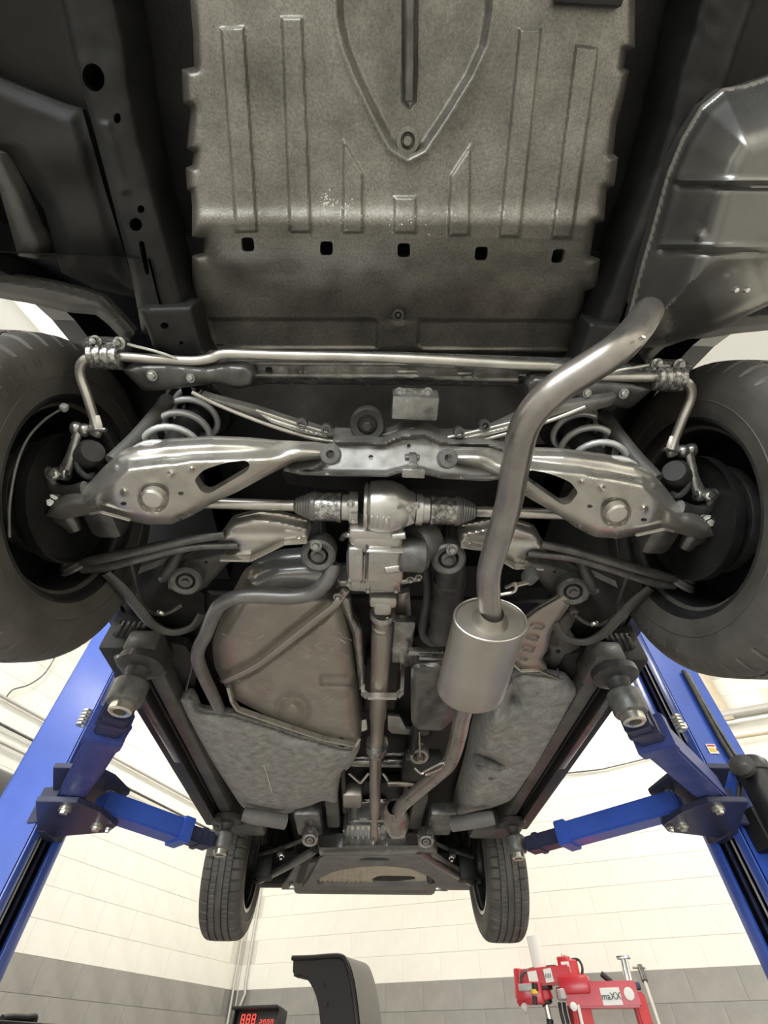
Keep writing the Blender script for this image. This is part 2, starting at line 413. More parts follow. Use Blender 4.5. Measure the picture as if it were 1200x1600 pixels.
# ------------------------------------------------------------------ the car on the lift
car = empty('car', C(0, 2.0, 0.43), label='dark car raised on the blue two post lift, its oily underside facing down', cat='car')
RY, RZ, FY, FZ, TRK = 0.65, 0.80, 3.40, 0.785, 0.775
def part(name, bm, m, parent=None, **k): return obj(name, bm, m, parent or car, **k)
def pair(name, fn, m, parent=None, sub=None, **k):       # a part and its mirror image on the other side
    out = []
    for s in (0, 1):
        b = fn(); b = mir(b) if s else b
        out.append(part(name, b, m, parent, **k))
    return out
def strapu2(pts, wd, th):
    b = None
    for p, q in zip(pts, pts[1:]):
        s_ = beam(p, q, wd, th, 0.0015); b = merge(b, s_) if b else s_
    return b
def PX(u, v, x):
    d = ray(u, v); return CAM + d*((x-CAM.x)/d.x)
# ---- body shell
def arc(cy, cz, r, a0, a1, n=14): return [(cy+r*math.cos(R(a0+(a1-a0)*i/n)), cz+r*math.sin(R(a0+(a1-a0)*i/n))) for i in range(n+1)]
SIDE = [(-0.45, 1.0), (0.2, 0.98)] + arc(0.65, 0.88, 0.435, 168, 12) + [(1.12, 0.93), (2.9, 0.93)] + arc(3.38, 0.86, 0.43, 170, 12) + \
       [(3.85, 0.90), (4.2, 0.88), (4.32, 1.05), (4.25, 1.42), (3.35, 1.62), (2.55, 2.12), (0.25, 2.14), (-0.35, 1.72), (-0.5, 1.25)]
side_bm = lambda: prism([C(-0.82, y, z) for y, z in SIDE], (-0.06, 0, 0))
pair('body_side', side_bm, 'body', smooth=False)
def strip(pts, x0, x1, th):       # sheet across the car following a side profile
    b = nb(); rows = []
    for y, z in pts: rows.append([b.verts.new(C(x0, y, z)), b.verts.new(C(x1, y, z))])
    for p, q in zip(rows, rows[1:]): b.faces.new((p[0], p[1], q[1], q[0]))
    g = bmesh.ops.solidify(b, geom=b.faces[:], thickness=th); bmesh.ops.recalc_face_normals(b, faces=b.faces); return b
part('roof_and_hood', strip([(4.2, 0.86), (4.32, 1.05), (4.25, 1.42), (3.35, 1.62), (2.55, 2.12), (0.25, 2.14), (-0.35, 1.72), (-0.5, 1.25), (-0.45, 1.0)], -0.84, 0.84, 0.03), 'body', smooth=False)
for s in (-1, 1):
    for q in ([(2.45, 2.02), (3.05, 1.66), (1.75, 1.62), (1.75, 2.05)], [(1.65, 2.05), (1.65, 1.62), (0.75, 1.62), (0.75, 2.05)], [(0.65, 2.04), (0.65, 1.64), (0.0, 1.66), (0.2, 2.02)]):
        part('side_window', prism([C(s*0.875, y, z) for y, z in q], (s*0.012, 0, 0)), 'black_gloss', smooth=False)
def floor_plate(name, x, y0, y1, z, th=0.02, m='undercoat'): return part(name, box(C(0, (y0+y1)/2, z+th/2), (2*x, y1-y0, th), None, 0.003), m)
floor_plate('trunk_floor', 0.82, -0.45, 0.18, 1.12)
floor_plate('rear_floor', 0.47, 0.18, 1.14, 1.10)
floor_plate('cabin_floor', 0.81, 1.12, 2.92, 0.93)
floor_plate('engine_bay', 0.50, 2.92, 4.15, 1.00)
def house(cy, cz, r, x0=-0.82, x1=-0.47):
    b = nb(); pr = arc(cy, cz, r, 6, 174, 20); rows = [[b.verts.new(C(x, y, z)) for x in (x0, x1)] for y, z in pr]
    for p, q in zip(rows, rows[1:]): b.faces.new((p[0], p[1], q[1], q[0]))
    b.faces.new([p[1] for p in rows]); bmesh.ops.solidify(b, geom=b.faces[:], thickness=0.012); bmesh.ops.recalc_face_normals(b, faces=b.faces); return b
pair('wheel_housing', lambda: house(0.65, 0.93, 0.45), 'undercoat')
pair('wheel_housing', lambda: house(3.38, 0.90, 0.44, -0.82, -0.5), 'undercoat')
# ---- rear floor pan
ribs = [[(345, 44), (381, 42), (402, 362), (369, 363)], [(440, 27), (472, 27), (486, 363), (453, 363)], [(812, 45), (846, 45), (812, 370), (780, 370)],
        [(900, 71), (935, 76), (893, 372), (862, 371)], [(537, 219), (567, 270), (567, 364), (535, 364)], [(736, 226), (733, 368), (700, 369), (704, 275)], [(616, 308), (650, 308), (650, 364), (616, 364)]]
vee = [(524, -140), (526, 30), (536, 75), (556, 125), (585, 185), (610, 232), (638, 249), (664, 236), (700, 182), (738, 120), (760, 72), (769, 20), (771, -140)]
slot = [(629, -140), (630, 160), (640, 172), (650, 160), (655, -140)]
pans = [[(322, 497), (585, 497), (592, 505), (590, 545), (335, 545)], [(652, 498), (915, 500), (908, 548), (660, 546), (650, 538)]]
def pan_z(U, V, D):
    z = np.interp(V, [-140, 0, 200, 330, 352, 372, 392, 430, 490, 500, 560], [1.015, 1.010, 1.0, 0.985, 0.982, 0.985, 0.998, 1.03, 1.075, 1.08, 1.09])
    z = z - 0.010*np.exp(-((V-345)/18.0)**2)
    for r_ in ribs: z = z - 0.008*sst(sd(U, V, r_), -3, 4)
    d = sd(U, V, vee); z = z + 0.018*sst(d, -4, 14) - 0.006*np.exp(-(d/8.0)**2)
    z = z + 0.016*sst(sd(U, V, slot), -2, 5)
    for p_ in pans: z = z + 0.009*sst(sd(U, V, p_), -2, 6)
    z = z + 0.006*(noise2(U, V, 38, 3)-0.5)*sst(V, 395, 430) + 0.0025*(noise2(U, V, 70, 5)-0.5)
    z = z + 0.012*np.exp(-((U-370)**2+(V-452)**2)/900.0) + 0.006*np.exp(-((U-622)**2+(V-492)**2)/200.0)
    z = z + 0.03*np.exp(-D/5.0)
    return z
left_e = [(330, 556), (316, 530), (302, 480), (300, 425), (300, 400), (318, 396), (320, 372), (300, 370), (300, 320), (298, 300), (292, 296), (290, 262), (300, 258), (303, 238), (292, 232), (298, 170), (286, 160), (284, 108), (303, 104), (302, 60), (297, 0), (290, -140)]
right_e = [(1010, -140), (992, 0), (992, 75), (978, 82), (975, 105), (984, 110), (975, 150), (963, 195), (958, 240), (966, 246), (960, 290), (948, 296), (944, 345), (930, 350), (922, 400), (938, 405), (932, 450), (914, 455), (905, 520), (895, 556)]
holes = [rnd([(c-h, v-11), (c+10, v-11), (c+h-k, v+11), (c-10-k, v+11)], 3, 0.3) for c, v, h, k in ((386, 382, 10, -2), (510, 388, 10, 0), (631, 391, 10, 0), (753, 396, 10, 2), (874, 400, 9, 4))]
part('spare_wheel_pan', field(left_e+right_e, pan_z, 2.2, 0.012, holes), 'pan', label='speckled grey stamped pan with raised ribs and five square holes')
def washer(u, v, z, r, m='pan'):
    p = P(u, v, z); return part('pan_bolt', merge(lathe([(r*0.55, 0), (r*0.62, -0.004), (r*0.95, -0.004), (r, 0), (r, 0.01), (r*0.55, 0.01)], p, (0, 0, 1), 24), lathe([(0, -0.002), (r*0.35, -0.002), (r*0.4, 0.002), (r*0.4, 0.012), (0, 0.012)], p, (0, 0, 1), 16)), m)
washer(637, 220, 1.004, 0.020); washer(622, 492, 1.062, 0.013, 'dirty_undercoat')
part('pan_rod', tube([P(640, -140, 1.012), P(640, 60, 1.012), P(639, 158, 1.008)], 0.0075, 10, 4), 'dark_steel')
rf = random.Random(9); fb = None  # white flecks imitate the sparkle of light along the pan fold
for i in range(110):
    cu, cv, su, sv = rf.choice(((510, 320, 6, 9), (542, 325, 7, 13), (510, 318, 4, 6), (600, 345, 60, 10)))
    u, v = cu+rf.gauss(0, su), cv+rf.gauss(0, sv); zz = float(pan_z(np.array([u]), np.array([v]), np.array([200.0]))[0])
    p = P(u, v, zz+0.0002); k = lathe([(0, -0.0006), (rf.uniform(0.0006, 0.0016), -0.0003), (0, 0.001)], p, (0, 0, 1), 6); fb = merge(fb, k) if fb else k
part('glint_flecks', fb, 'white', label='white flecks drawn as sparkles of light on the pan fold')['kind'] = 'stuff'
# ---- frame rails beside the pan
rail = [(58, -140), (95, 0), (118, 100), (150, 215), (180, 330), (205, 430), (222, 520), (300, 545), (292, 480), (270, 400), (246, 318), (222, 230), (205, 140), (195, 60), (182, 0), (165, -140)]
rh = [ell(146, 121, 17, 23, 14, -0.3), ell(183, 185, 6, 9, 10), ell(220, 327, 6, 6.5, 10), ell(212, 351, 10, 11, 12, -0.3), rnd([(216, 378), (225, 376), (234, 428), (228, 432)], 3)]
rail_z = lambda U, V, D: 0.985 + 0.02*np.exp(-D/7.0) - 0.006*sst(sd(U, V, [(150, 190), (172, 190), (204, 300), (188, 306)]), -3, 6) + 0.003*noise2(U, V, 25, 2)
pair('frame_rail', lambda: field(rail, rail_z, 4, 0.10, rh), 'undercoat')
pair('quarter_panel_pocket', lambda: field([(-140, 60), (20, 130), (95, 160), (128, 170), (165, 300), (205, 430), (238, 470), (150, 452), (95, 425), (70, 330), (20, 250), (-140, 240)], lambda U, V, D: 1.06-0.015*sst(D, 0, 30)+0.012*noise2(U, V, 60, 9), 5, 0.015), 'undercoat')
pair('pocket_brace', lambda: field([(-60, 210), (0, 240), (30, 300), (66, 385), (62, 405), (28, 400), (0, 300), (-60, 260)], lambda U, V, D: 1.03+0.012*np.exp(-D/6.0), 5, 0.03), 'dirty_undercoat')
pair('arch_lip', lambda: field([(-22, 426), (0, 428), (75, 440), (125, 452), (160, 463), (185, 490), (212, 520), (196, 536), (170, 508), (150, 492), (105, 488), (55, 476), (0, 466), (-22, 463)], lambda U, V, D: 1.08-0.02*sst(D, 0, 14)+0.004*noise2(U, V, 30, 4), 4, 0.02), 'plastic_grey')
part('tow_slot', box(P(920, -6, 1.0), (0.10, 0.02, 0.02), None, 0.004), 'black')
# ---- rear muffler
rmuf = [(1330, 90), (1230, 110), (1160, 133), (1128, 138), (1095, 165), (1065, 215), (1042, 270), (1020, 350), (1000, 420), (982, 490), (968, 545), (1040, 542), (1120, 515), (1200, 478), (1330, 440)]
def rmz(U, V, D):
    z = 0.965 - 0.115*sst(D, 4, 110)**0.75 - 0.012*sst(D, 2, 20)
    for l0, s_ in ((283, 0.02), (385, 0.03)):
        q = V - (l0 + s_*(U-1050)); z = z + 0.008*np.exp(-((q-6)/5.0)**2)*sst(D, 8, 30) - 0.006*np.exp(-((q+3)/4.0)**2)*sst(D, 8, 30)
    z = z - 0.006*np.exp(-((U-1093)**2+(V-370)**2)/60.0)
    return z
part('rear_muffler', field(rmuf, rmz, 4, 0.03), 'rear_muffler')
for u in (1150, 1167): part('rivet', lathe([(0, -0.004), (0.004, -0.003), (0.006, 0.004), (0, 0.004)], P(u, 453, 0.868), (0, 0, 1), 10), 'bright_alloy')
# ---- exhaust pipe, centre muffler, front pipe
part('tailpipe', tube([P(1012, 488, 0.86), P(996, 512, 0.79), P(965, 545, 0.72), P(915, 578, 0.70), P(862, 614, 0.69), P(822, 662, 0.69), P(806, 725, 0.69), P(794, 790, 0.69), P(776, 850, 0.685), P(764, 895, 0.68), P(764, 940, 0.67), P(768, 968, 0.66)],
     [0.026]*12, 22, 6), 'exhaust')
part('pipe_scar', tube([P(1000, 530, 0.705), P(1006, 526, 0.70)], 0.004, 8, 1, 0.5), 'bright_alloy')
mc0 = P(766, 968, 0.655); mc1 = P(735, 1078, 0.60)
def oval(c, rx, rz, n=48): return [Vector((c.x+rx*math.cos(2*math.pi*i/n), c.y, c.z+rz*math.sin(2*math.pi*i/n))) for i in range(n)]
def loft(rings, cap=True):
    b = nb(); rr = [[b.verts.new(p) for p in r_] for r_ in rings]; n = len(rr[0])
    for p, q in zip(rr, rr[1:]):
        for k in range(n): b.faces.new((p[k], p[(k+1) % n], q[(k+1) % n], q[k]))
    if cap: b.faces.new(rr[0][::-1]); b.faces.new(rr[-1])
    bmesh.ops.recalc_face_normals(b, faces=b.faces); return b
ax = (mc1-mc0)
RX, RZZ = 0.084, 0.062
part('center_muffler', loft([oval(mc0+ax*t, RX*k, RZZ*k) for t, k in ((0.012, 0.3), (0.010, 0.93), (-0.006, 0.955), (-0.014, 0.985), (-0.006, 1.0), (0.02, 1.0), (0.3, 1.0), (0.7, 1.0), (0.97, 1.0), (1.0, 0.985), (1.01, 0.95), (1.0, 0.90), (1.03, 0.4))]), 'muffler', angle=50, label='smooth brown grey oval muffler')
part('muffler_rim_highlight', tube([p for p in (lambda q: q+[q[0]])(oval(mc0+ax*-0.010, RX*0.985, RZZ*0.985))], 0.0028, 8, 1), 'arm_steel')  # rim in brighter steel than the muffler, its highlight put into the colour
part('muffler_collar', lathe([(0.027, -0.02), (0.030, -0.012), (0.036, 0.0), (0.042, 0.006), (0.042, 0.012), (0.027, 0.012)], mc0-Vector((0, 0.004, 0)), (0, 1, 0), 28), 'muffler')
part('front_pipe', tube([mc1+ax*0.0, P(722, 1118, 0.635), P(716, 1150, 0.65), P(703, 1190, 0.66), P(680, 1213, 0.66), P(650, 1238, 0.665), P(625, 1262, 0.67), P(617, 1282, 0.675), P(616, 1296, 0.68)], [0.025]*9, 18, 6), 'exhaust')
part('pipe_yoke', lathe([(0.026, 0), (0.040, 0.015), (0.050, 0.08), (0.056, 0.18), (0.050, 0.24), (0, 0.26)], P(615, 1262, 0.68), P(622, 1296, 0.69)-P(615, 1262, 0.68), 26), 'exhaust')
part('exhaust_hanger', merge(tube([P(790, 918, 0.69), P(806, 912, 0.68), P(803, 924, 0.68), P(782, 929, 0.68)], 0.004, 8, 4), tube([P(804, 915, 0.68), P(824, 910, 0.70)], 0.005, 8, 1)), 'zinc')
part('hanger_rubber', box(P(828, 900, 0.74), (0.03, 0.04, 0.035), Matrix.Rotation(0.4, 3, 'Z'), 0.01), 'bush')
part('exhaust_hanger', merge(tube([P(662, 1206, 0.66), P(690, 1192, 0.65), P(693, 1198, 0.65), P(666, 1211, 0.66)], 0.004, 8, 4), tube([P(648, 1200, 0.68), P(657, 1208, 0.67), P(662, 1208, 0.67)], 0.004, 8, 4)), 'zinc')
# ---- rear crossmember with the stabilizer bar
def cross_z(U, V, D): return 0.965 - 0.05*sst(V, 552, 566) + 0.012*sst(V, 568, 577) - 0.010*sst(V, 578, 584) + 0.06*sst(V, 588, 604)
cm = [(322, 552), (620, 555), (930, 566), (1060, 578), (1055, 612), (900, 606), (620, 602), (420, 600), (380, 606), (318, 575)]
def cmz(U, V, D): return cross_z(U, V-np.interp(U, [322, 620, 930, 1060], [0, 2, 12, 22]), D) + 0.002*noise2(U, V, 30, 7)
part('rear_crossmember', field(cm, cmz, 3, 0.02, [ell(420, 578, 6, 5, 10), ell(815, 592, 6, 5, 10)]), 'wet_steel')
for u, v in ((448, 581), (470, 581), (478, 582), (740, 588), (724, 590)): part('crossmember_bolt', bolt(P(u, v, 0.918), (0, -0.4, -1), 0.0035, 0.004, False), 'dark_steel')
part('crossmember_web', field([(330, 600), (1000, 606), (900, 690), (760, 700), (520, 690), (420, 660), (350, 630)], lambda U, V, D: 1.03+0.02*noise2(U, V, 60, 1), 6, 0.01), 'dirty_undercoat')
bar = [(152, 672, 0.84), (146, 650, 0.855), (136, 618, 0.87), (126, 588, 0.885), (127, 570, 0.89), (140, 559, 0.895), (165, 556, 0.90), (240, 561, 0.905), (300, 564, 0.91), (330, 560, 0.91), (352, 553, 0.91), (420, 555, 0.91), (620, 560, 0.91)]
pl_ = [P(*q) for q in bar]
part('stabilizer_bar', tube(pl_ + [Vector((-q.x, q.y, q.z)) for q in pl_[-2::-1]], 0.0095, 14, 5), 'arm_steel')
def bushring(p0, p1, r, ribs=3):
    d = (p1-p0); L = d.length; pr = [(r*0.4, 0)]
    for i in range(ribs):
        a = L*i/ribs; b_ = L*(i+1)/ribs; pr += [(r*0.86, a+0.001), (r, a+L/ribs*0.25), (r, b_-L/ribs*0.25), (r*0.86, b_-0.001)]
    return lathe(pr+[(r*0.4, L)], p0, d, 24)
pair('stabilizer_bushing', lambda: bushring(P(140, 557, 0.895), P(190, 559, 0.90), 0.024, 4), 'greasy')
pair('bushing_bracket', lambda: merge(box(P(168, 541, 0.93), (0.085, 0.03, 0.035), None, 0.006), bolt(P(150, 534, 0.91), (0, -.5, -1), 0.008, 0.01), bolt(P(187, 536, 0.91), (0, -.5, -1), 0.008, 0.01)), 'greasy')
pair('brake_line', lambda: tube([P(200, 538, 0.91), P(228, 545, 0.90), P(256, 553, 0.90), P(275, 560, 0.90)], 0.003, 8, 5), 'zinc')
pair('tie_plate', lambda: field(rnd([(188, 576), (228, 569), (268, 570), (322, 576), (352, 570), (385, 570), (399, 583), (394, 604), (368, 608), (340, 598), (262, 609), (224, 611), (210, 597)], 3, 0.3),
     lambda U, V, D: 0.885+0.012*np.exp(-D/1.8)+0.004*np.exp(-D/6.0)-0.006*np.exp(-((U-238)**2+(V-587)**2)/60)-0.006*np.exp(-((U-298)**2+(V-591)**2)/40)-0.004*np.exp(-((U-375)**2+(V-582)**2)/80), 2.5, 0.02), 'dark_steel')
pair('rail_end_bracket', lambda: field([(215, 480), (300, 478), (318, 545), (330, 565), (280, 563), (240, 545), (232, 520)], lambda U, V, D: 0.955+0.01*np.exp(-D/3.0)+0.004*noise2(U, V, 22, 3), 3, 0.06, [ell(257, 509, 7, 5.5, 10), ell(283, 536, 3.5, 3, 8)]), 'undercoat')
# ---- subframe
part('subframe_damper', box(P(648, 632, 0.875), (0.094, 0.05, 0.042), None, 0.003), 'wet_steel')
part('damper_plate', box(P(647, 618, 0.885), (0.07, 0.03, 0.012), None, 0.003), 'greasy')
for u in (624, 668): part('damper_bolt', bolt(P(u, 613, 0.885), (0, -0.3, -1), 0.007, 0.012), 'wet_steel')
sub = [(300, 612), (330, 622), (400, 640), (445, 655), (515, 676), (580, 683), (620, 672), (645, 668), (672, 680), (720, 688), (770, 668), (830, 640), (905, 628), (965, 618), (955, 634), (860, 660), (790, 690), (742, 702), (700, 697), (672, 690), (640, 682), (600, 690), (520, 692), (480, 685), (420, 666), (350, 640)]
part('subframe_rear_flange', field(sub, lambda U, V, D: 0.862+0.004*np.exp(-D/3.0), 3, 0.02), 'subframe')
pair('subframe_edge', lambda: tube([P(300, 613, 0.858), P(350, 637, 0.856), P(420, 664, 0.854), P(480, 683, 0.852), P(522, 690, 0.85)], 0.0045, 10, 4), 'arm_steel')
pair('subframe_edge', lambda: tube([P(400, 641, 0.856), P(445, 656, 0.855), P(480, 667, 0.853), P(515, 677, 0.85)], 0.0035, 10, 4), 'arm_steel')
pair('subframe_channel', lambda: field([(405, 646), (440, 657), (500, 676), (512, 684), (470, 677), (425, 661)], lambda U, V, D: 0.856-0.004*sst(D, 0, 4), 2, 0.008), 'bright_alloy')
face = [(520, 686), (600, 690), (628, 678), (665, 676), (690, 688), (760, 690), (800, 702), (806, 745), (760, 752), (690, 748), (640, 735), (605, 745), (520, 744), (470, 742), (440, 735), (490, 728), (520, 712)]
fz = lambda U, V, D: np.interp(V, [676, 690, 740, 756], [0.848, 0.840, 0.778, 0.766])-0.010*np.exp(-((D-3)/2.5)**2)+0.006*sst(D, 5, 10)+0.001*noise2(U, V, 16, 2)
part('subframe_center', field(face, fz, 3, 0.05, [rnd([(498, 704), (532, 706), (532, 725), (498, 727)], 3), rnd([(693, 702), (735, 704), (745, 730), (696, 728)], 3), rnd([(576, 711), (583, 711), (583, 717), (576, 717)], 2), rnd([(636, 694), (642, 694), (642, 700), (636, 700)], 2)]), 'subframe')
part('subframe_bushing', merge(lathe([(0.02, 0.012), (0.022, 0), (0.034, -0.004), (0.037, 0), (0.037, 0.02), (0.02, 0.02)], P(574, 664, 0.865), (0, 0.25, 1), 28), bolt(P(574, 664, 0.875), (0, -0.2, -1), 0.011, 0.012)), 'rubber')
part('subframe_clip', merge(box(P(645, 722, 0.755), (0.016, 0.02, 0.045), None, 0.003), box(P(646, 738, 0.735), (0.045, 0.02, 0.014), None, 0.003), box(P(644, 715, 0.768), (0.03, 0.012, 0.012), None, 0.003)), 'wet_steel')
for u, v in ((472, 661), (510, 670), (757, 664), (717, 675)): part('subframe_nut', merge(lathe([(0.007, 0), (0.007, -0.008), (0.011, -0.008), (0.012, 0.006), (0.007, 0.006)], P(u, v, 0.852), (0, 0.3, 1), 14)), 'dark_steel')
part('subframe_front', field([(440, 742), (800, 748), (790, 760), (700, 765), (520, 765), (450, 756)], lambda U, V, D: 0.90+0*U, 5, 0.03), 'undercoat')
# ---- lower control arms with spring seats
armp = [(512, 702), (490, 699), (440, 697), (385, 692), (330, 690), (262, 694), (215, 700), (182, 713), (155, 738), (136, 758), (108, 776), (80, 790), (72, 806), (95, 812), (130, 806), (160, 798), (196, 812), (232, 820), (268, 819), (300, 806), (330, 788), (372, 768), (420, 742), (460, 722), (512, 716)]
arm_hole = rnd([(303, 750), (318, 734), (352, 723), (384, 719), (391, 726), (386, 737), (352, 757), (326, 772), (314, 768)], 2, 0.25)
hub = (239, 779)
def armz(U, V, D):
    z = np.interp(U, [70, 150, 330, 510], [0.705, 0.70, 0.735, 0.79])
    z = z + 0.020*np.exp(-D/6.0)                                             # rolled rim
    r_ = np.hypot((U-hub[0]), (V-hub[1])*1.05)
    z = z - 0.006*sst(-r_, -84, -56)*sst(D, 2, 14) + 0.008*np.exp(-((r_-20)/2.6)**2) - 0.006*sst(-r_, -17, -13)
    top = V - np.interp(U, [130, 200, 300, 500], [770, 720, 708, 701])
    z = z + 0.030*sst(-top, -18, 4)*sst(U, 470, 420)                          # flank that turns up towards the rear
    for u, v, q in ((195, 769, 18), (180, 733, 20), (268, 740, 20), (300, 733, 12), (296, 806, 10)): z = z - 0.007*np.exp(-((U-u)**2+(V-v)**2)/q)
    return z
ah = [arm_hole, ell(283, 771, 5, 3, 10), ell(193, 787, 5.5, 3, 10), rnd([(208, 731), (214, 718), (223, 730)], 2), ell(283, 812, 3, 2, 8)]
pair('lower_control_arm', lambda: field(armp, armz, 2.5, 0.022, ah), 'arm_steel')
pair('arm_inner_bushing', lambda: merge(lathe([(0.008, -0.016), (0.018, -0.015), (0.019, -0.012), (0.014, -0.010), (0.014, -0.006), (0.021, -0.004), (0.021, 0.004), (0.014, 0.006), (0.014, 0.010), (0.019, 0.012), (0.018, 0.015), (0.008, 0.016)], P(517, 710, 0.765), (0, 0.55, 0.8), 22)), 'bush')
pair('arm_edge_glint', lambda: strapu2([P(140, 803, 0.703), P(158, 800, 0.70), P(204, 813, 0.698)], 0.004, 0.008), 'arm_steel')  # thin strap added to draw the highlight along the arm's lower edge
pair('arm_hub', lambda: lathe([(0.0, -0.006), (0.017, -0.006), (0.021, -0.002), (0.022, 0.012), (0, 0.012)], P(239, 779, 0.694), (0, 0.1, 1), 28), 'arm_steel')
pair('tie_plate_bolt', lambda: bolt(P(238, 587, 0.879), (0, -0.3, -1), 0.007, 0.006), 'wet_steel')
pair('tie_plate_bolt', lambda: bolt(P(298, 591, 0.880), (0, -0.3, -1), 0.006, 0.006), 'wet_steel')
# springs
def spring():
    c = C(-0.465, 0.545, 0); pts = []
    for i in range(150):
        a = i/150*2*math.pi*5.6; pts.append(c+Vector((0.056*math.cos(a), 0.056*math.sin(a), 0.735+0.36*i/150)))
    return tube(pts, 0.0078, 10, 1)
pair('coil_spring', spring, 'spring')
pair('bump_stop', lambda: lathe([(0, 0.82), (0.02, 0.82), (0.027, 0.84), (0.022, 0.86), (0.028, 0.88), (0.024, 0.9), (0.03, 0.92), (0.035, 1.05), (0, 1.05)], C(-0.465, 0.545, 0), (0, 0, 1), 20), 'rubber')
pair('spring_seat', lambda: lathe([(0.02, 1.04), (0.075, 1.03), (0.085, 1.05), (0.085, 1.09), (0.02, 1.1)], C(-0.465, 0.545, 0), (0, 0, 1), 28), 'undercoat')
pair('shock_absorber', lambda: merge(tube([P(176, 722, 0.77), P(215, 684, 0.84), P(252, 640, 0.93), P(262, 626, 0.97)], [0.017, 0.017, 0.017, 0.017], 16, 3)), 'dirty_undercoat')
# stabilizer links
def link():
    b = merge(tube([P(122, 672, 0.835), P(117, 690, 0.82), P(110, 715, 0.80), P(100, 738, 0.785)], [0.010, 0.0085, 0.010, 0.014], 12, 4, 0.6),
              bushring(P(112, 668, 0.84), P(140, 674, 0.84), 0.014, 2), bushring(P(66, 738, 0.785), P(108, 742, 0.78), 0.014, 3), tube([P(138, 672, 0.838), P(166, 672, 0.838)], 0.005, 8, 1))
    return b
pair('stabilizer_link', link, 'wet_steel')
pair('bar_end_eye', lambda: merge(tube([P(148, 650, 0.855), P(150, 668, 0.842), P(148, 680, 0.838)], [0.011, 0.015, 0.012], 12, 3, 0.5)), 'arm_steel')
# knuckles
def knuckle():
    return merge(tube([P(72, 742, 0.78), P(85, 762, 0.77), P(108, 770, 0.76), P(135, 765, 0.745)], [0.014, 0.014, 0.016, 0.018], 12, 4, 0.7),
                 tube([P(65, 775, 0.775), P(80, 795, 0.76), P(105, 810, 0.745), P(118, 830, 0.735)], [0.018, 0.024, 0.024, 0.014], 12, 4, 0.8),
                 bushring(P(55, 780, 0.78), P(85, 786, 0.77), 0.02, 2),
                 box(C(-0.60, RY, RZ), (0.07, 0.11, 0.15), None, 0.02))
pair('knuckle', knuckle, 'dark_steel')
pair('knuckle_bolt', lambda: bolt(P(80, 783, 0.755), (0.4, -0.4, -0.8), 0.010, 0.012), 'chrome')
pair('knuckle_bolt', lambda: bolt(P(82, 741, 0.768), (0.3, -0.6, -0.7), 0.008, 0.01), 'chrome')
pair('brake_backing_plate', lambda: lathe([(0.02, 0), (0.13, 0), (0.14, -0.012), (0.142, -0.012), (0.142, 0.008), (0.02, 0.012)], C(-0.70, RY, RZ), (-1, 0, 0), 40), 'undercoat')
pair('wheel_sensor', lambda: merge(lathe([(0, 0), (0.022, 0), (0.028, 0.01), (0.026, 0.05), (0.015, 0.06), (0, 0.06)], P(146, 705, 0.80), (-0.6, 0.5, 0.3), 18)), 'rubber')
pair('brake_hose', lambda: tube([P(118, 718, 0.80), P(124, 735, 0.775), P(136, 745, 0.76), P(146, 742, 0.78)], 0.006, 8, 5), 'rubber')
part('sensor_cable', tube([PX(98, 638, -0.655), PX(70, 656, -0.657), PX(43, 686, -0.66), PX(25, 730, -0.66), PX(15, 790, -0.66), PX(15, 840, -0.66)], 0.0022, 8, 5), 'bush')
part('cable_clip', box(PX(100, 637, -0.653), (0.014, 0.014, 0.016), Matrix.Rotation(0.4, 3, 'Z'), 0.004), 'silver_paint')
# ---- half shafts
def boot(x0, sgn=1):
    pr = [(0.012, 0.0)]
    for i in range(6): h = 0.004+i*0.006; r_ = 0.016+0.0026*i; pr += [(r_, h), (r_+0.0035, h+0.003)]
    pr += [(0.0335, 0.042), (0.0345, 0.046), (0.0335, 0.050), (0.02, 0.050)]
    return lathe(pr, C(x0, RY, RZ), (1, 0, 0), 32)
pair('half_shaft', lambda: cyl(C(-0.66, RY, RZ), C(-0.19, RY, RZ), 0.0125, 18), 'arm_steel')
pair('cv_boot', lambda: boot(-0.205), 'hose_gloss')
pair('cv_housing', lambda: lathe([(0.02, 0.048), (0.0325, 0.05), (0.0325, 0.095), (0.035, 0.098), (0.035, 0.106), (0.02, 0.106)], C(-0.205, RY, RZ), (1, 0, 0), 36), 'greasy')
pair('cv_flange', lambda: lathe([(0.02, 0.106), (0.03, 0.108), (0.03, 0.122), (0.036, 0.124), (0.036, 0.138), (0.02, 0.138)], C(-0.205, RY, RZ), (1, 0, 0), 36), 'alloy')
pair('outer_cv_boot', lambda: lathe([(0.014, 0), (0.02, 0.01), (0.022, 0.02), (0.028, 0.026), (0.03, 0.04), (0.04, 0.05), (0.04, 0.1), (0.02, 0.1)], C(-0.47, RY, RZ), (-1, 0, 0), 24), 'rubber')
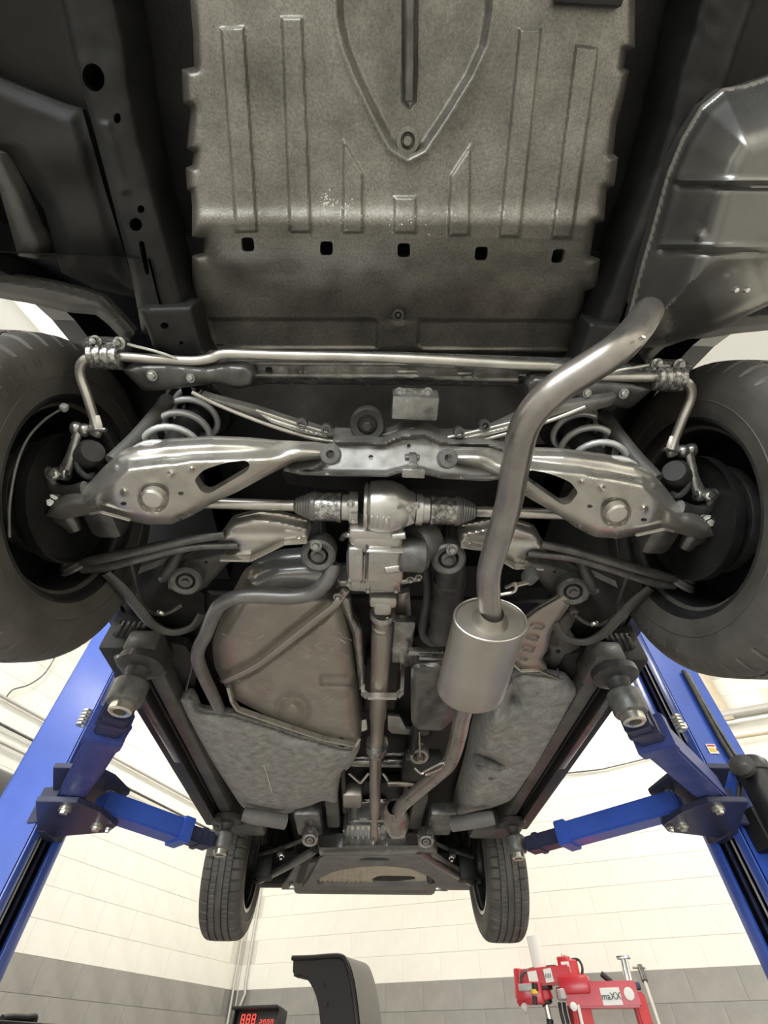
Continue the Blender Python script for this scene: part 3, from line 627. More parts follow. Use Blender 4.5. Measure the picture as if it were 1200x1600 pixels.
# ---- differential with coupling
part('differential_dome', lathe([(0.034, -0.050), (0.052, -0.048), (0.054, -0.042), (0.049, -0.040), (0.057, -0.034), (0.060, -0.015), (0.060, 0.012), (0.052, 0.035), (0.040, 0.05), (0.034, 0.064)], C(0.0, RY-0.005, RZ), (1, 0, 0), 36), 'alloy')
part('differential_flange', merge(lathe([(0.02, 0), (0.036, 0), (0.036, 0.008), (0.02, 0.008)], C(-0.062, RY, RZ), (-1, 0, 0), 28), lathe([(0.02, 0), (0.034, 0), (0.034, 0.01), (0.02, 0.01)], C(0.066, RY, RZ), (1, 0, 0), 28)), 'alloy')
for u, v in ((548, 787), (640, 793), (604, 812), (552, 812), (650, 790)): part('differential_bolt', bolt(P(u, v, 0.742), (0, -0.2, -1), 0.006, 0.008), 'alloy')
part('differential_case', merge(box(P(588, 826, 0.79), (0.125, 0.05, 0.075), None, 0.012), box(P(622, 812, 0.775), (0.07, 0.035, 0.03), Matrix.Rotation(-0.5, 3, 'Z'), 0.006), box(P(589, 838, 0.785), (0.11, 0.05, 0.07), None, 0.01),
     *[box(P(572+9*i, 815, 0.744), (0.004, 0.03, 0.01), None, 0.001) for i in range(5)]), 'alloy')
part('coupling_housing', merge(box(P(586, 880, 0.80), (0.138, 0.135, 0.085), None, 0.016), box(P(556, 880, 0.755), (0.036, 0.11, 0.02), None, 0.008), box(P(603, 880, 0.752), (0.085, 0.115, 0.02), None, 0.006)), 'alloy')
part('coupling_flange', merge(field([(527, 906), (566, 904), (572, 910), (640, 902), (656, 898), (657, 908), (620, 915), (628, 925), (572, 926), (560, 917), (532, 916)], lambda U, V, D: 0.765+0.008*np.exp(-D/2.0), 2, 0.05)), 'alloy')
part('coupling_motor', merge(lathe([(0.0, 0), (0.035, 0), (0.04, 0.006), (0.04, 0.055), (0.028, 0.068), (0, 0.07)], P(624, 866, 0.76), (1, 0.1, 0.05), 26), lathe([(0, 0), (0.045, 0), (0.05, 0.01), (0.042, 0.05), (0, 0.06)], P(650, 850, 0.79), (0.8, 0, 0.6), 26)), 'bush', label='dark round coupling motor')
part('coupling_connector', merge(cyl(P(601, 889, 0.748), P(638, 884, 0.748), 0.013, 18, 0.003), cyl(P(638, 884, 0.748), P(652, 885, 0.748), 0.007, 12, 0.001), cyl(P(612, 838, 0.75), P(634, 836, 0.75), 0.009, 14, 0.002)), 'alloy')
part('pinion_yoke', merge(box(P(599, 930, 0.80), (0.075, 0.045, 0.06), None, 0.012), box(P(598, 943, 0.79), (0.05, 0.05, 0.05), None, 0.012), lathe([(0, 0), (0.033, 0), (0.036, 0.01), (0.036, 0.02), (0.03, 0.03), (0, 0.03)], P(598, 955, 0.81), (0, 1, 0), 26)), 'alloy')
for u, v in ((545, 911), (567, 908), (641, 905), (654, 902), (575, 921), (619, 921)): part('coupling_bolt', bolt(P(u, v, 0.762), (0, -0.3, -1), 0.006, 0.010), 'wet_steel')
part('coupling_seam', box(P(572, 880, 0.744), (0.005, 0.10, 0.008), None, 0.001), 'dark_steel')
part('coupling_lip', merge(box(P(602, 861, 0.742), (0.085, 0.006, 0.010), None, 0.002)), 'bright_alloy')
part('coupling_breather', tube([P(534, 842, 0.80), P(540, 836, 0.77), P(552, 838, 0.76)], 0.007, 10, 4), 'wet_steel')
part('coupling_wire', tube([P(652, 886, 0.75), P(664, 880, 0.765), P(668, 860, 0.79), P(660, 842, 0.82)], 0.005, 8, 5), 'rubber')
# ---- propeller shaft along the middle
zs = 0.82
part('rear_propshaft', lathe([(0.022, 0), (0.026, 0.01), (0.026, 0.05), (0.031, 0.055), (0.031, 0.065), (0.028, 0.07), (0.031, 0.078), (0.031, 0.60), (0.026, 0.62), (0.026, 0.83), (0.029, 0.84), (0.031, 0.86), (0.02, 0.88)], P(598, 958, zs), P(588, 1168, zs)-P(598, 958, zs), 28), 'muffler')
part('universal_joint', merge(box(P(598, 966, zs-0.02), (0.05, 0.02, 0.03), None, 0.006), cyl(P(588, 972, zs-0.03), P(608, 964, zs-0.03), 0.006, 12)), 'wet_steel')
part('propshaft_center_joint', merge(lathe([(0.028, -0.03), (0.043, -0.03), (0.045, -0.02), (0.043, 0.03), (0.038, 0.045), (0.03, 0.05)], P(589, 1166, zs), (0, 1, 0), 28), lathe([(0.0, -0.036), (0.03, -0.036), (0.03, -0.028), (0, -0.028)], P(589, 1166, zs), (0, 1, 0), 28)), 'wet_steel')
part('front_propshaft', lathe([(0.024, 0), (0.026, 0.02), (0.026, 0.9), (0.033, 0.93), (0.033, 0.97), (0.04, 0.99), (0.04, 1.02), (0, 1.02)], P(587, 1178, zs), P(585, 1306, zs-0.04)-P(587, 1178, zs), 26), 'muffler')
def strapu(pts, wd, th):       # bent strap through points
    b = None
    for p, q in zip(pts, pts[1:]):
        s_ = beam(p, q, wd, th, 0.0015); b = merge(b, s_) if b else s_
    return b
part('propshaft_hanger', strapu([P(568, 1040, 0.88), P(567, 1082, 0.79), P(574, 1088, 0.775), P(620, 1088, 0.775), P(628, 1080, 0.79), P(630, 1040, 0.88)], 0.012, 0.02), 'arm_steel')
part('hanger_cover', box(P(596, 1060, 0.90), (0.12, 0.35, 0.06), None, 0.01), 'undercoat')
part('propshaft_bearing_bracket', merge(box(P(588, 1190, 0.86), (0.24, 0.06, 0.03), None, 0.008), box(P(566, 1183, 0.845), (0.10, 0.016, 0.012), None, 0.004), box(P(616, 1178, 0.845), (0.10, 0.016, 0.012), None, 0.004), box(P(616, 1188, 0.845), (0.10, 0.014, 0.012), None, 0.004)), 'wet_steel')
part('tunnel_heat_shield', merge(field([(556, 1128), (572, 1124), (574, 1140), (558, 1146)], lambda U, V, D: 0.87+0*U, 2, 0.01), field([(606, 1118), (625, 1120), (634, 1138), (672, 1146), (664, 1150), (612, 1146), (606, 1140)], lambda U, V, D: 0.87+0*U, 2, 0.01)), 'bright_alloy', label='bright crumpled foil heat shield above the shaft')
for s_ in ((545, 1208, 563, 1224, 576, 1208), (598, 1208, 608, 1222, 0, 0)):
    q = [P(s_[0], s_[1], 0.82), P(s_[2], s_[3], 0.80)] + ([P(s_[4], s_[5], 0.82)] if s_[4] else [])
    part('tunnel_brace', strapu(q, 0.012, 0.006), 'arm_steel')
part('tunnel_cross_tube', tube([P(606, 1225, 0.79), P(630, 1225, 0.79), P(647, 1226, 0.80)], [0.016, 0.016, 0.010], 14, 2, 0.6), 'muffler')
part('tunnel_box', box(P(551, 1243, 0.82), (0.09, 0.16, 0.06), None, 0.012), 'muffler')
part('tunnel_left_wall', box(C(-0.12, 2.0, 0.86), (0.02, 1.2, 0.12), None, 0.006), 'undercoat')
part('tunnel_right_wall', box(C(0.16, 2.0, 0.86), (0.02, 1.2, 0.12), None, 0.006), 'undercoat')
# ---- fuel tank, hoses and shields
tank = rnd([(352, 962), (372, 925), (420, 915), (500, 925), (533, 932), (548, 985), (556, 1040), (560, 1100), (566, 1150), (556, 1163), (520, 1156), (455, 1136), (395, 1108), (366, 1092), (350, 1070), (334, 1040), (331, 1000)], 3, 0.3)
groove = [(352, 1056), (398, 1030), (455, 982), (500, 948), (520, 930), (540, 935), (512, 965), (462, 1004), (404, 1048), (360, 1072)]
def tankz(U, V, D):
    z = 0.765 + 0.07*np.exp(-D/9.0) + 0.004*(noise2(U, V, 30, 4)-0.5)
    z = z + 0.018*sst(sd(U, V, groove), -5, 5)
    r_ = np.hypot(U-456, V-1110); z = z - 0.016*sst(-r_, -16, -6) + 0.016*np.exp(-((r_-22)/6.0)**2)
    z = z + 0.010*np.exp(-(((U-404)/22.0)**2+((V-1074)/11.0)**2)**2)
    z = z + 0.012*sst(sd(U, V, [(500, 1055), (556, 1055), (556, 1072), (500, 1072)]), -3, 4)
    z = z + 0.008*np.exp(-(((U-478)/16.0)**2+((V-1018)/11.0)**2)**2)
    return z
part('fuel_tank', field(tank, tankz, 3, 0.10), 'tank', label='brown grey scuffed fuel tank with a round dimple')
rs = random.Random(4)
for i in range(46):
    cu, cv = rs.choice([(462, 1025, 45, 22), (440, 1075, 60, 28), (520, 985, 22, 18), (375, 985, 22, 18), (480, 1095, 55, 25)])[:2], 0
    u = cu[0]+rs.gauss(0, 34); v = cu[1]+rs.gauss(0, 17); L = rs.uniform(3, 9); a = rs.choice([0.4, 0.5, 0.35, -0.5])
    if not _inside(np.array([u]), np.array([v]), [(350, 975), (520, 950), (545, 1000), (555, 1130), (500, 1130), (390, 1090), (350, 1050)])[0]: continue
    zz = float(tankz(np.array([u]), np.array([v]), np.array([60.0]))[0])-0.0012
    part('scrape', tube([P(u-L*math.cos(a), v-L*math.sin(a), zz), P(u+L*math.cos(a), v+L*math.sin(a), zz)], [0.0004, 0.0009], 6, 1, 0.4), 'zinc')
part('tank_dome', field(rnd([(368, 930), (392, 895), (430, 878), (480, 874), (520, 885), (530, 915), (525, 945), (400, 945)], 3), lambda U, V, D: 0.83+0.06*np.exp(-D/14.0), 4, 0.05), 'tank_dome')
part('filler_hose', tube([P(520, 880, 0.77), P(516, 898, 0.755), P(504, 915, 0.745), P(485, 928, 0.74), (P(450, 933, 0.74)), P(400, 931, 0.74), P(366, 934, 0.74), P(344, 945, 0.74), P(333, 962, 0.74), P(322, 990, 0.74), P(311, 1012, 0.74), P(309, 1030, 0.74), P(318, 1055, 0.745), P(330, 1080, 0.75), P(343, 1108, 0.77)], 0.0185, 16, 5), 'hose_gloss')
part('tank_strap', tube([P(540, 922, 0.76), P(524, 945, 0.752), P(502, 962, 0.75), P(462, 994, 0.75), P(402, 1040, 0.75), P(356, 1062, 0.755), P(348, 1064, 0.78)], [0.011]*7, 12, 4, 0.55), 'muffler')
part('tank_strap_bolt', bolt(P(528, 932, 0.748), (0, -0.2, -1), 0.008, 0.012), 'wet_steel')
part('tank_edge_strap', strapu([P(357, 1072, 0.78), P(363, 1095, 0.775), P(372, 1108, 0.775), P(440, 1132, 0.775), P(505, 1154, 0.775), P(555, 1164, 0.775), P(562, 1152, 0.79)], 0.010, 0.018), 'arm_steel')
part('tank_side_flange', field([(530, 925), (548, 935), (552, 965), (566, 985), (570, 1070), (562, 1078), (556, 1030), (550, 990), (538, 960), (529, 945)], lambda U, V, D: 0.80+0.012*np.exp(-D/3.0), 2.5, 0.02), 'wet_steel')
part('evap_canister', lathe([(0, 0), (0.030, 0), (0.034, 0.008), (0.038, 0.03), (0.038, 0.055), (0.043, 0.06), (0.043, 0.075), (0.040, 0.08), (0.042, 0.16), (0.044, 0.165), (0.042, 0.17), (0.042, 0.25), (0.047, 0.256), (0.047, 0.268), (0, 0.275)], P(706, 880, 0.82), P(694, 985, 0.80)-P(706, 880, 0.82), 28), 'rubber')
part('canister_hose', tube([P(664, 880, 0.83), P(668, 930, 0.82), P(660, 985, 0.80), P(672, 1003, 0.79), P(692, 1004, 0.79)], 0.012, 12, 5), 'rubber')
part('canister_bracket', merge(box(P(665, 1018, 0.82), (0.11, 0.02, 0.02), None, 0.004), box(P(675, 1028, 0.80), (0.08, 0.012, 0.012), None, 0.003), box(P(628, 1000, 0.86), (0.07, 0.22, 0.03), None, 0.008)), 'wet_steel')
part('exhaust_heat_box', field(rnd([(642, 1038), (705, 1032), (712, 1120), (690, 1142), (650, 1140), (642, 1125)], 3, 0.15), lambda U, V, D: 0.80-0.012*sst(D, 0, 8)+0.006*noise2(U, V, 20, 6), 3, 0.10), 'dark_steel')
part('tunnel_shell_right', field([(615, 930), (640, 925), (645, 1000), (640, 1040), (620, 1050), (612, 1000)], lambda U, V, D: 0.90-0.01*sst(D, 0, 8), 4, 0.02), 'muffler')
rib_sh = rnd([(838, 952), (880, 928), (894, 934), (888, 950), (862, 985), (856, 1015), (846, 1030), (858, 1046), (828, 1050), (806, 1040), (798, 1020), (806, 990), (818, 968)], 3, 0.25)
bars = [[(832, 972), (852, 976), (846, 984), (828, 981)], [(826, 990), (843, 994), (838, 1002), (822, 998)], [(818, 1006), (836, 1011), (831, 1019), (814, 1015)], [(812, 1022), (826, 1026), (822, 1033), (809, 1029)]]
def ribz(U, V, D):
    z = 0.79 + 0.012*np.exp(-D/3.0)
    for b_ in bars: z = z + 0.007*sst(sd(U, V, b_), -1.5, 2)
    return z
part('ribbed_heat_shield', field(rib_sh, ribz, 2, 0.01), 'muffler')
part('heat_shield_bracket', field([(862, 985), (890, 950), (905, 955), (890, 985), (905, 1010), (930, 1030), (925, 1060), (905, 1075), (890, 1050), (860, 1045), (848, 1030), (858, 1012)], lambda U, V, D: 0.84+0.012*noise2(U, V, 12, 8)+0.006*np.exp(-D/3.0), 3, 0.02, [ell(884, 995, 5, 4), ell(872, 1018, 4, 3.5)]), 'dirty_undercoat')
part('heat_shield_edge', strapu([P(800, 1036, 0.785), P(814, 1048, 0.78), P(842, 1047, 0.78), P(868, 1058, 0.785), P(892, 1074, 0.79)], 0.004, 0.010), 'zinc')
# felt panels beside the tunnel
feltl = rnd([(276, 1090), (298, 1080), (306, 1090), (312, 1106), (335, 1110), (362, 1112), (410, 1127), (470, 1148), (545, 1168), (556, 1158), (564, 1153), (562, 1170), (548, 1198), (532, 1212), (528, 1240), (526, 1256), (505, 1250), (470, 1266), (440, 1274), (400, 1268), (378, 1262), (352, 1222), (322, 1178), (296, 1132)], 3, 0.22)
fl = lambda U, V, D: 0.765 + 0.05*np.exp(-D/8.0) + 0.012*(noise2(U, V, 55, 11)-0.5) + 0.004*(noise2(U, V, 18, 1)-0.5)
part('felt_panel', field(feltl, fl, 4, 0.015), 'felt', label='grey felt underbody panel below the fuel tank')
part('felt_scratch', tube([P(412, 1196, 0.757), P(417, 1210, 0.757), P(425, 1239, 0.757)], 0.0012, 6, 2), 'white')
feltr = rnd([(798, 1042), (820, 1046), (860, 1052), (884, 1056), (905, 1080), (893, 1105), (868, 1152), (838, 1204), (806, 1248), (770, 1262), (740, 1268), (715, 1274), (704, 1266), (714, 1230), (728, 1180), (738, 1130), (748, 1100), (770, 1085), (786, 1066)], 3, 0.22)
def fr(U, V, D):
    z = 0.765 + 0.05*np.exp(-D/8.0) + 0.012*(noise2(U, V, 60, 21)-0.5)
    z = z + 0.040*np.exp(-(((U-800)/11.0)**2+((V-1088)/18.0)**2)) - 0.03*np.exp(-(((U-772)/16.0)**2+((V-1122)/22.0)**2))
    z = z + 0.04*np.exp(-(((U-768)/22.0)**2+((V-1187-0.35*(U-768))/7.0)**2)) - 0.028*np.exp(-(((U-762)/26.0)**2+((V-1205-0.3*(U-762))/9.0)**2))
    le = U - np.interp(V, [1040, 1085, 1130, 1180, 1230, 1270], [798, 755, 738, 728, 714, 704])
    z = z + 0.075*(1-sst(le, 0, 42))**1.5
    q = V-1180-0.5*(U-755); z = z + 0.030*sst(q, -3, 3)*np.exp(-np.clip(q, 0, 99)/16.0)*sst(U, 735, 750)*(1-sst(U, 775, 800))
    q2 = U-796+0.25*(V-1090); z = z + 0.024*sst(q2, -4, 4)*np.exp(-np.clip(q2, 0, 99)/20.0)*sst(V, 1055, 1075)*(1-sst(V, 1100, 1125))
    return z + 0.004*(noise2(U, V, 18, 3)-0.5)
part('felt_panel', field(feltr, fr, 4, 0.015, [ell(767, 1217, 5, 2, 10)]), 'felt', label='grey dented felt underbody panel beside the muffler')
# ---- rear links and bushings ahead of the axle
pair('lateral_link', lambda: merge(tube([P(128, 880, 0.735), P(155, 874, 0.74), P(220, 860, 0.755), P(300, 843, 0.77), P(352, 836, 0.775)], [0.010, 0.012, 0.012, 0.011, 0.010], 14, 4), tube([P(128, 888, 0.735), P(160, 886, 0.74), P(220, 872, 0.75), P(300, 855, 0.765), P(372, 852, 0.77)], [0.012, 0.013, 0.011, 0.009, 0.008], 14, 4)), 'dark_steel')
pair('link_ball_boot', lambda: lathe([(0.0, 0), (0.030, 0.0), (0.034, 0.006), (0.026, 0.011), (0.029, 0.016), (0.021, 0.021), (0.024, 0.026), (0.016, 0.031), (0.018, 0.036), (0.010, 0.055), (0, 0.055)], P(120, 889, 0.735), (-0.35, -0.75, 0.25), 22), 'hose_gloss')
pair('ball_stud_nut', lambda: bolt(P(104, 915, 0.725), (0.1, 0.3, -1), 0.012, 0.02), 'zinc')
brk = rnd([(338, 848), (360, 818), (400, 808), (438, 812), (482, 824), (484, 842), (448, 846), (420, 858), (392, 872), (345, 871), (372, 858), (364, 848)], 3, 0.2)
pair('link_bracket', lambda: field(brk, lambda U, V, D: 0.765+0.02*np.exp(-D/3.5)+0.006*np.exp(-((V-833)/7.0)**2), 2.5, 0.03), 'arm_steel')
pair('link_bracket_flange', lambda: merge(strapu([P(345, 872, 0.762), P(392, 873, 0.762), P(444, 847, 0.765), P(480, 844, 0.77)], 0.006, 0.02), bolt(P(468, 840, 0.758), (0, 0, -1), 0.005, 0.006)), 'arm_steel')
def rbush(u, v, z, r, axis):
    p = P(u, v, z); return merge(lathe([(r*0.55, 0.006), (r*0.60, -0.002), (r*0.86, -0.006), (r, -0.001), (r*1.02, 0.006), (r*0.95, 0.010), (r*1.02, 0.016), (r, 0.05), (r*0.5, 0.05)], p, axis, 30), lathe([(0, -0.010), (r*0.22, -0.010), (r*0.25, -0.004), (r*0.42, -0.002), (r*0.5, 0.01), (r*0.5, 0.04), (0, 0.04)], p, axis, 20))
pair('subframe_mount', lambda: rbush(497, 868, 0.765, 0.041, (0, 0.35, 1)), 'bush')
pair('mount_bolt', lambda: bolt(P(494, 852, 0.762), (0, -0.5, -1), 0.009, 0.012), 'wet_steel')
pair('mount_arm', lambda: merge(beam(P(493, 818, 0.86), P(495, 850, 0.80), 0.05, 0.03, 0.006)), 'dark_steel')
pair('trailing_arm_mount', lambda: rbush(290, 908, 0.80, 0.041, (-0.2, 0.3, 1)), 'bush')
pair('mount_plate', lambda: field([(300, 872), (345, 862), (388, 856), (352, 884), (322, 918), (296, 930), (262, 920), (266, 888)], lambda U, V, D: 0.835+0.015*np.exp(-D/4.0), 3, 0.03, [ell(322, 878, 3, 2.5, 8)]), 'dirty_undercoat')
pair('trailing_brace', lambda: field(rnd([(277, 855), (287, 862), (270, 908), (250, 912), (246, 900)], 3), lambda U, V, D: 0.80+0.012*np.exp(-D/3.0), 3, 0.03), 'dirty_undercoat')
pair('trailing_arm', lambda: tube([P(165, 895, 0.76), P(190, 918, 0.755), P(215, 948, 0.755), P(238, 975, 0.76), (P(268, 988, 0.765)), P(300, 980, 0.78), P(316, 958, 0.80)], [0.014, 0.016, 0.016, 0.016, 0.014, 0.013, 0.012], 14, 5, 0.6), 'dirty_undercoat')
pair('parking_brake_cable', lambda: tube([P(205, 880, 0.80), P(214, 920, 0.79), P(222, 945, 0.785), P(240, 958, 0.78), P(262, 958, 0.775), P(285, 945, 0.79)], 0.005, 8, 5), 'dirty_undercoat')
pair('cable_end', lambda: merge(lathe([(0.004, 0), (0.010, 0), (0.011, 0.004), (0.010, 0.008), (0.004, 0.008)], P(250, 960, 0.765), (0.3, -0.3, 1), 14)), 'zinc')
pair('chassis_leg', lambda: field([(196, 905), (260, 880), (320, 930), (318, 985), (290, 1010), (240, 1005), (205, 960)], lambda U, V, D: 0.90+0.02*noise2(U, V, 30, 5), 5, 0.03), 'undercoat')
pair('splash_plate', lambda: field([(186, 975), (232, 977), (218, 1006), (168, 1004)], lambda U, V, D: 0.84+0.008*np.exp(-D/3.0)-0.004*np.abs(np.sin(U*0.35+V*0.2)), 2, 0.012), 'rubber')
pair('sill_end_bracket', lambda: field([(170, 1005), (255, 1000), (290, 1010), (310, 1040), (300, 1090), (276, 1080), (262, 1040), (250, 1020), (200, 1018), (180, 1062)], lambda U, V, D: 0.83+0.02*noise2(U, V, 22, 6), 4, 0.03, [ell(262, 1063, 6, 4, 10)]), 'undercoat')
pair('wiring', lambda: tube([P(302, 1032, 0.79), P(297, 1055, 0.785), P(291, 1078, 0.785)], 0.003, 8, 4), 'dark_steel')
# ---- sills
def sillbox(x0, x1, z0, z1, y0=1.22, y1=2.80): return box(C((x0+x1)/2, (y0+y1)/2, (z0+z1)/2), (abs(x1-x0), y1-y0, z1-z0), None, 0.01)
pair('sill', lambda: sillbox(-0.84, -0.735, 0.80, 0.96), 'undercoat')
pair('sill_seam', lambda: sillbox(-0.752, -0.745, 0.765, 0.81, 1.25, 2.76), 'undercoat')
pair('sill_inner_rail', lambda: sillbox(-0.72, -0.665, 0.785, 0.9, 1.3, 2.78), 'dirty_undercoat')
pair('sill_trim', lambda: sillbox(-0.80, -0.765, 0.785, 0.83, 1.25, 2.0), 'dark_steel')
pair('jack_reinforcement', lambda: box(C(-0.69, 1.24, 0.80), (0.10, 0.14, 0.07), None, 0.012), 'dirty_undercoat')
# ---- front subframe, gearbox and undertray
pair('floor_brace_tube', lambda: tube([P(380, 1272, 0.745), P(400, 1276, 0.74), P(446, 1284, 0.74)], [0.028, 0.032, 0.032], 16, 2), 'plastic_grey')
pair('sill_front_end', lambda: box(C(-0.66, 2.78, 0.82), (0.26, 0.16, 0.10), None, 0.02), 'dirty_undercoat')
def fbx(name, u, v, z, s, m='dirty_undercoat', bev=0.012, rot=None): return part(name, box(P(u, v, z), s, rot, bev), m)
fbx('subframe_leg', 483, 1280, 0.80, (0.13, 0.30, 0.06), 'dark_steel'); fbx('subframe_leg', 688, 1280, 0.80, (0.13, 0.30, 0.06), 'dark_steel')
fbx('subframe_leg_inner', 520, 1262, 0.84, (0.07, 0.45, 0.05), 'dirty_undercoat'); fbx('subframe_leg_inner', 652, 1265, 0.84, (0.07, 0.45, 0.05), 'dirty_undercoat')
fbx('rear_engine_mount', 596, 1240, 0.90, (0.20, 0.40, 0.05), 'undercoat')
pair('front_subframe_mount', lambda: rbush(484, 1313, 0.715, 0.040, (0, 0.45, 1)), 'wet_steel')
part('front_crossmember', field([(496, 1322), (560, 1318), (680, 1318), (684, 1334), (600, 1338), (500, 1338)], lambda U, V, D: 0.735+0.015*np.exp(-D/3.0), 3, 0.05), 'dark_steel')
part('gearbox_pan', field(rnd([(535, 1296), (548, 1280), (580, 1274), (606, 1276), (610, 1300), (604, 1318), (552, 1318), (538, 1306)], 3), lambda U, V, D: 0.775+0.02*np.exp(-D/2.0)+0.006*np.sign(np.sin(U*0.75))*sst(V, 1292, 1296)+0.006*np.sign(np.sin(V*0.9))*sst(-V, -1292, -1288), 1.5, 0.08), 'bright_alloy', label='bright finned alloy gearbox pan')
part('transfer_case', merge(lathe([(0, 0), (0.05, 0.01), (0.055, 0.05), (0.03, 0.09), (0, 0.1)], P(600, 1312, 0.78), (0.6, 0.5, 0.1), 20), box(P(620, 1305, 0.79), (0.10, 0.14, 0.06), None, 0.02), *[bolt(P(u, v, 0.748), (0, -0.3, -1), 0.010, 0.014) for u, v in ((592, 1290), (598, 1305), (583, 1314), (604, 1316))]), 'wet_steel')
part('heat_wrap', box(P(658, 1196, 0.82), (0.16, 0.22, 0.06), None, 0.02), 'undercoat')
part('round_damper', merge(lathe([(0.022, 0.004), (0.026, -0.004), (0.037, -0.004), (0.041, 0.004), (0.041, 0.03), (0.022, 0.03)], P(655, 1182, 0.80), (0, 0.35, 1), 26), lathe([(0, -0.02), (0.010, -0.02), (0.014, 0), (0.018, 0.01), (0, 0.01)], P(656, 1184, 0.80), (0, 0.35, 1), 18), tube([P(656, 1182, 0.785), P(655, 1150, 0.82), P(655, 1142, 0.84)], 0.004, 8, 2)), 'muffler')
ut = rnd([(502, 1336), (676, 1334), (700, 1352), (762, 1384), (748, 1391), (600, 1391), (470, 1390), (482, 1375)], 3, 0.15)
part('undertray', field(ut, lambda U, V, D: np.interp(V, [1334, 1392], [0.745, 0.735])-0.006*sst(D, 0, 4)+0.004*noise2(U, V, 12, 8), 2.5, 0.02, [rnd([(492, 1377), (520, 1362), (560, 1355), (600, 1353), (640, 1357), (672, 1370), (684, 1381), (650, 1384), (560, 1385), (500, 1384)], 3, 0.25), ell(585, 1344, 24, 4.5, 20)]), 'plastic_grey')
part('undertray_cap', field(ell(585, 1344, 25, 5.2, 24), lambda U, V, D: 0.75+0*U, 1.5, 0.01), 'rubber')
part('splash_shield', field(rnd([(486, 1379), (520, 1359), (560, 1352), (600, 1350), (640, 1354), (676, 1368), (690, 1383), (650, 1387), (560, 1388), (496, 1387)], 3, 0.25), lambda U, V, D: 0.752+0.004*np.sin(U*0.85)*sst(-U, -585, -560), 1.5, 0.012, [rnd([(580, 1374), (592, 1368), (648, 1369), (650, 1377), (618, 1381), (584, 1380)], 3)]), 'beige_shield', label='beige ribbed plastic splash shield under the engine')
part('engine_block', box(C(0.0, 3.55, 0.93), (0.55, 0.7, 0.16), None, 0.03), 'undercoat')
pair('front_control_arm', lambda: tube([P(492, 1328, 0.75), P(470, 1341, 0.745), P(440, 1358, 0.735), P(402, 1376, 0.725)], [0.026, 0.03, 0.028, 0.03], 14, 4, 0.6), 'dark_steel')
pair('front_control_arm_brace', lambda: tube([P(488, 1330, 0.76), P(476, 1352, 0.755), P(468, 1376, 0.75)], [0.022, 0.02, 0.024], 12, 3, 0.7), 'undercoat')
pair('steering_link', lambda: merge(tube([P(405, 1335, 0.80), P(440, 1325, 0.81), P(475, 1312, 0.82)], 0.011, 10, 3), lathe([(0, 0), (0.018, 0), (0.02, 0.03), (0, 0.04)], P(438, 1335, 0.77), (0, 0.3, 1), 14)), 'dark_steel')
pair('steering_link_nut', lambda: bolt(P(440, 1337, 0.766), (0, -0.4, -1), 0.010, 0.016), 'chrome')
pair('front_strut', lambda: merge(cyl(C(-0.58, 3.4, 0.80), C(-0.52, 3.42, 1.3), 0.03, 18), box(C(-0.60, 3.4, FZ), (0.10, 0.12, 0.16), None, 0.02)), 'undercoat')
pair('bumper_side', lambda: box(C(-0.62, 4.05, 0.86), (0.42, 0.12, 0.12), None, 0.03), 'undercoat')
part('bumper_bottom', box(C(0.0, 4.10, 0.84), (1.0, 0.14, 0.12), None, 0.03), 'plastic_grey')
pair('bumper_clip', lambda: box(P(456, 1384, 0.74), (0.035, 0.03, 0.03), None, 0.006), 'zinc')
pair('front_skid', lambda: field([(462, 1352), (502, 1346), (486, 1376), (474, 1390), (440, 1390), (450, 1375)], lambda U, V, D: 0.757+0.004*noise2(U, V, 10, 3), 3, 0.02), 'plastic_grey')
# ---- wheels
def tire_bm():
    SEG = 352
    pr = [(0.216, -0.092), (0.226, -0.104), (0.240, -0.1085), (0.256, -0.112), (0.276, -0.1145), (0.292, -0.114), (0.300, -0.1125), (0.303, -0.1125), (0.318, -0.107), (0.329, -0.099), (0.337, -0.090), (0.3415, -0.080), (0.3435, -0.0655),
          (0.344, -0.0585), (0.336, -0.057), (0.336, -0.0505), (0.3445, -0.049), (0.345, -0.036), (0.345, -0.0225), (0.337, -0.021), (0.337, -0.0145), (0.345, -0.013)]
    pr = pr + [(r_, -h) for r_, h in pr[::-1]]
    pr += [(0.20, 0.08), (0.20, -0.08)]
    b = nb(); n = len(pr); rings = []
    for i in range(SEG):
        a = 2*math.pi*i/SEG; ring = []
        for r_, h in pr:
            k = i % 8; q = r_
            if r_ > 0.328 and abs(h) > 0.056 and k == 0: q -= 0.007
            if r_ > 0.34 and 0.02 < abs(h) < 0.05 and (i % 8) in (2, 6): q -= 0.003
            ring.append(b.verts.new((h, q*math.cos(a), q*math.sin(a))))
        rings.append(ring)
    for i in range(SEG):
        p, q = rings[i], rings[(i+1) % SEG]
        for k in range(n): b.faces.new((p[k], q[k], q[(k+1) % n], p[(k+1) % n]))
    bmesh.ops.recalc_face_normals(b, faces=b.faces); return b
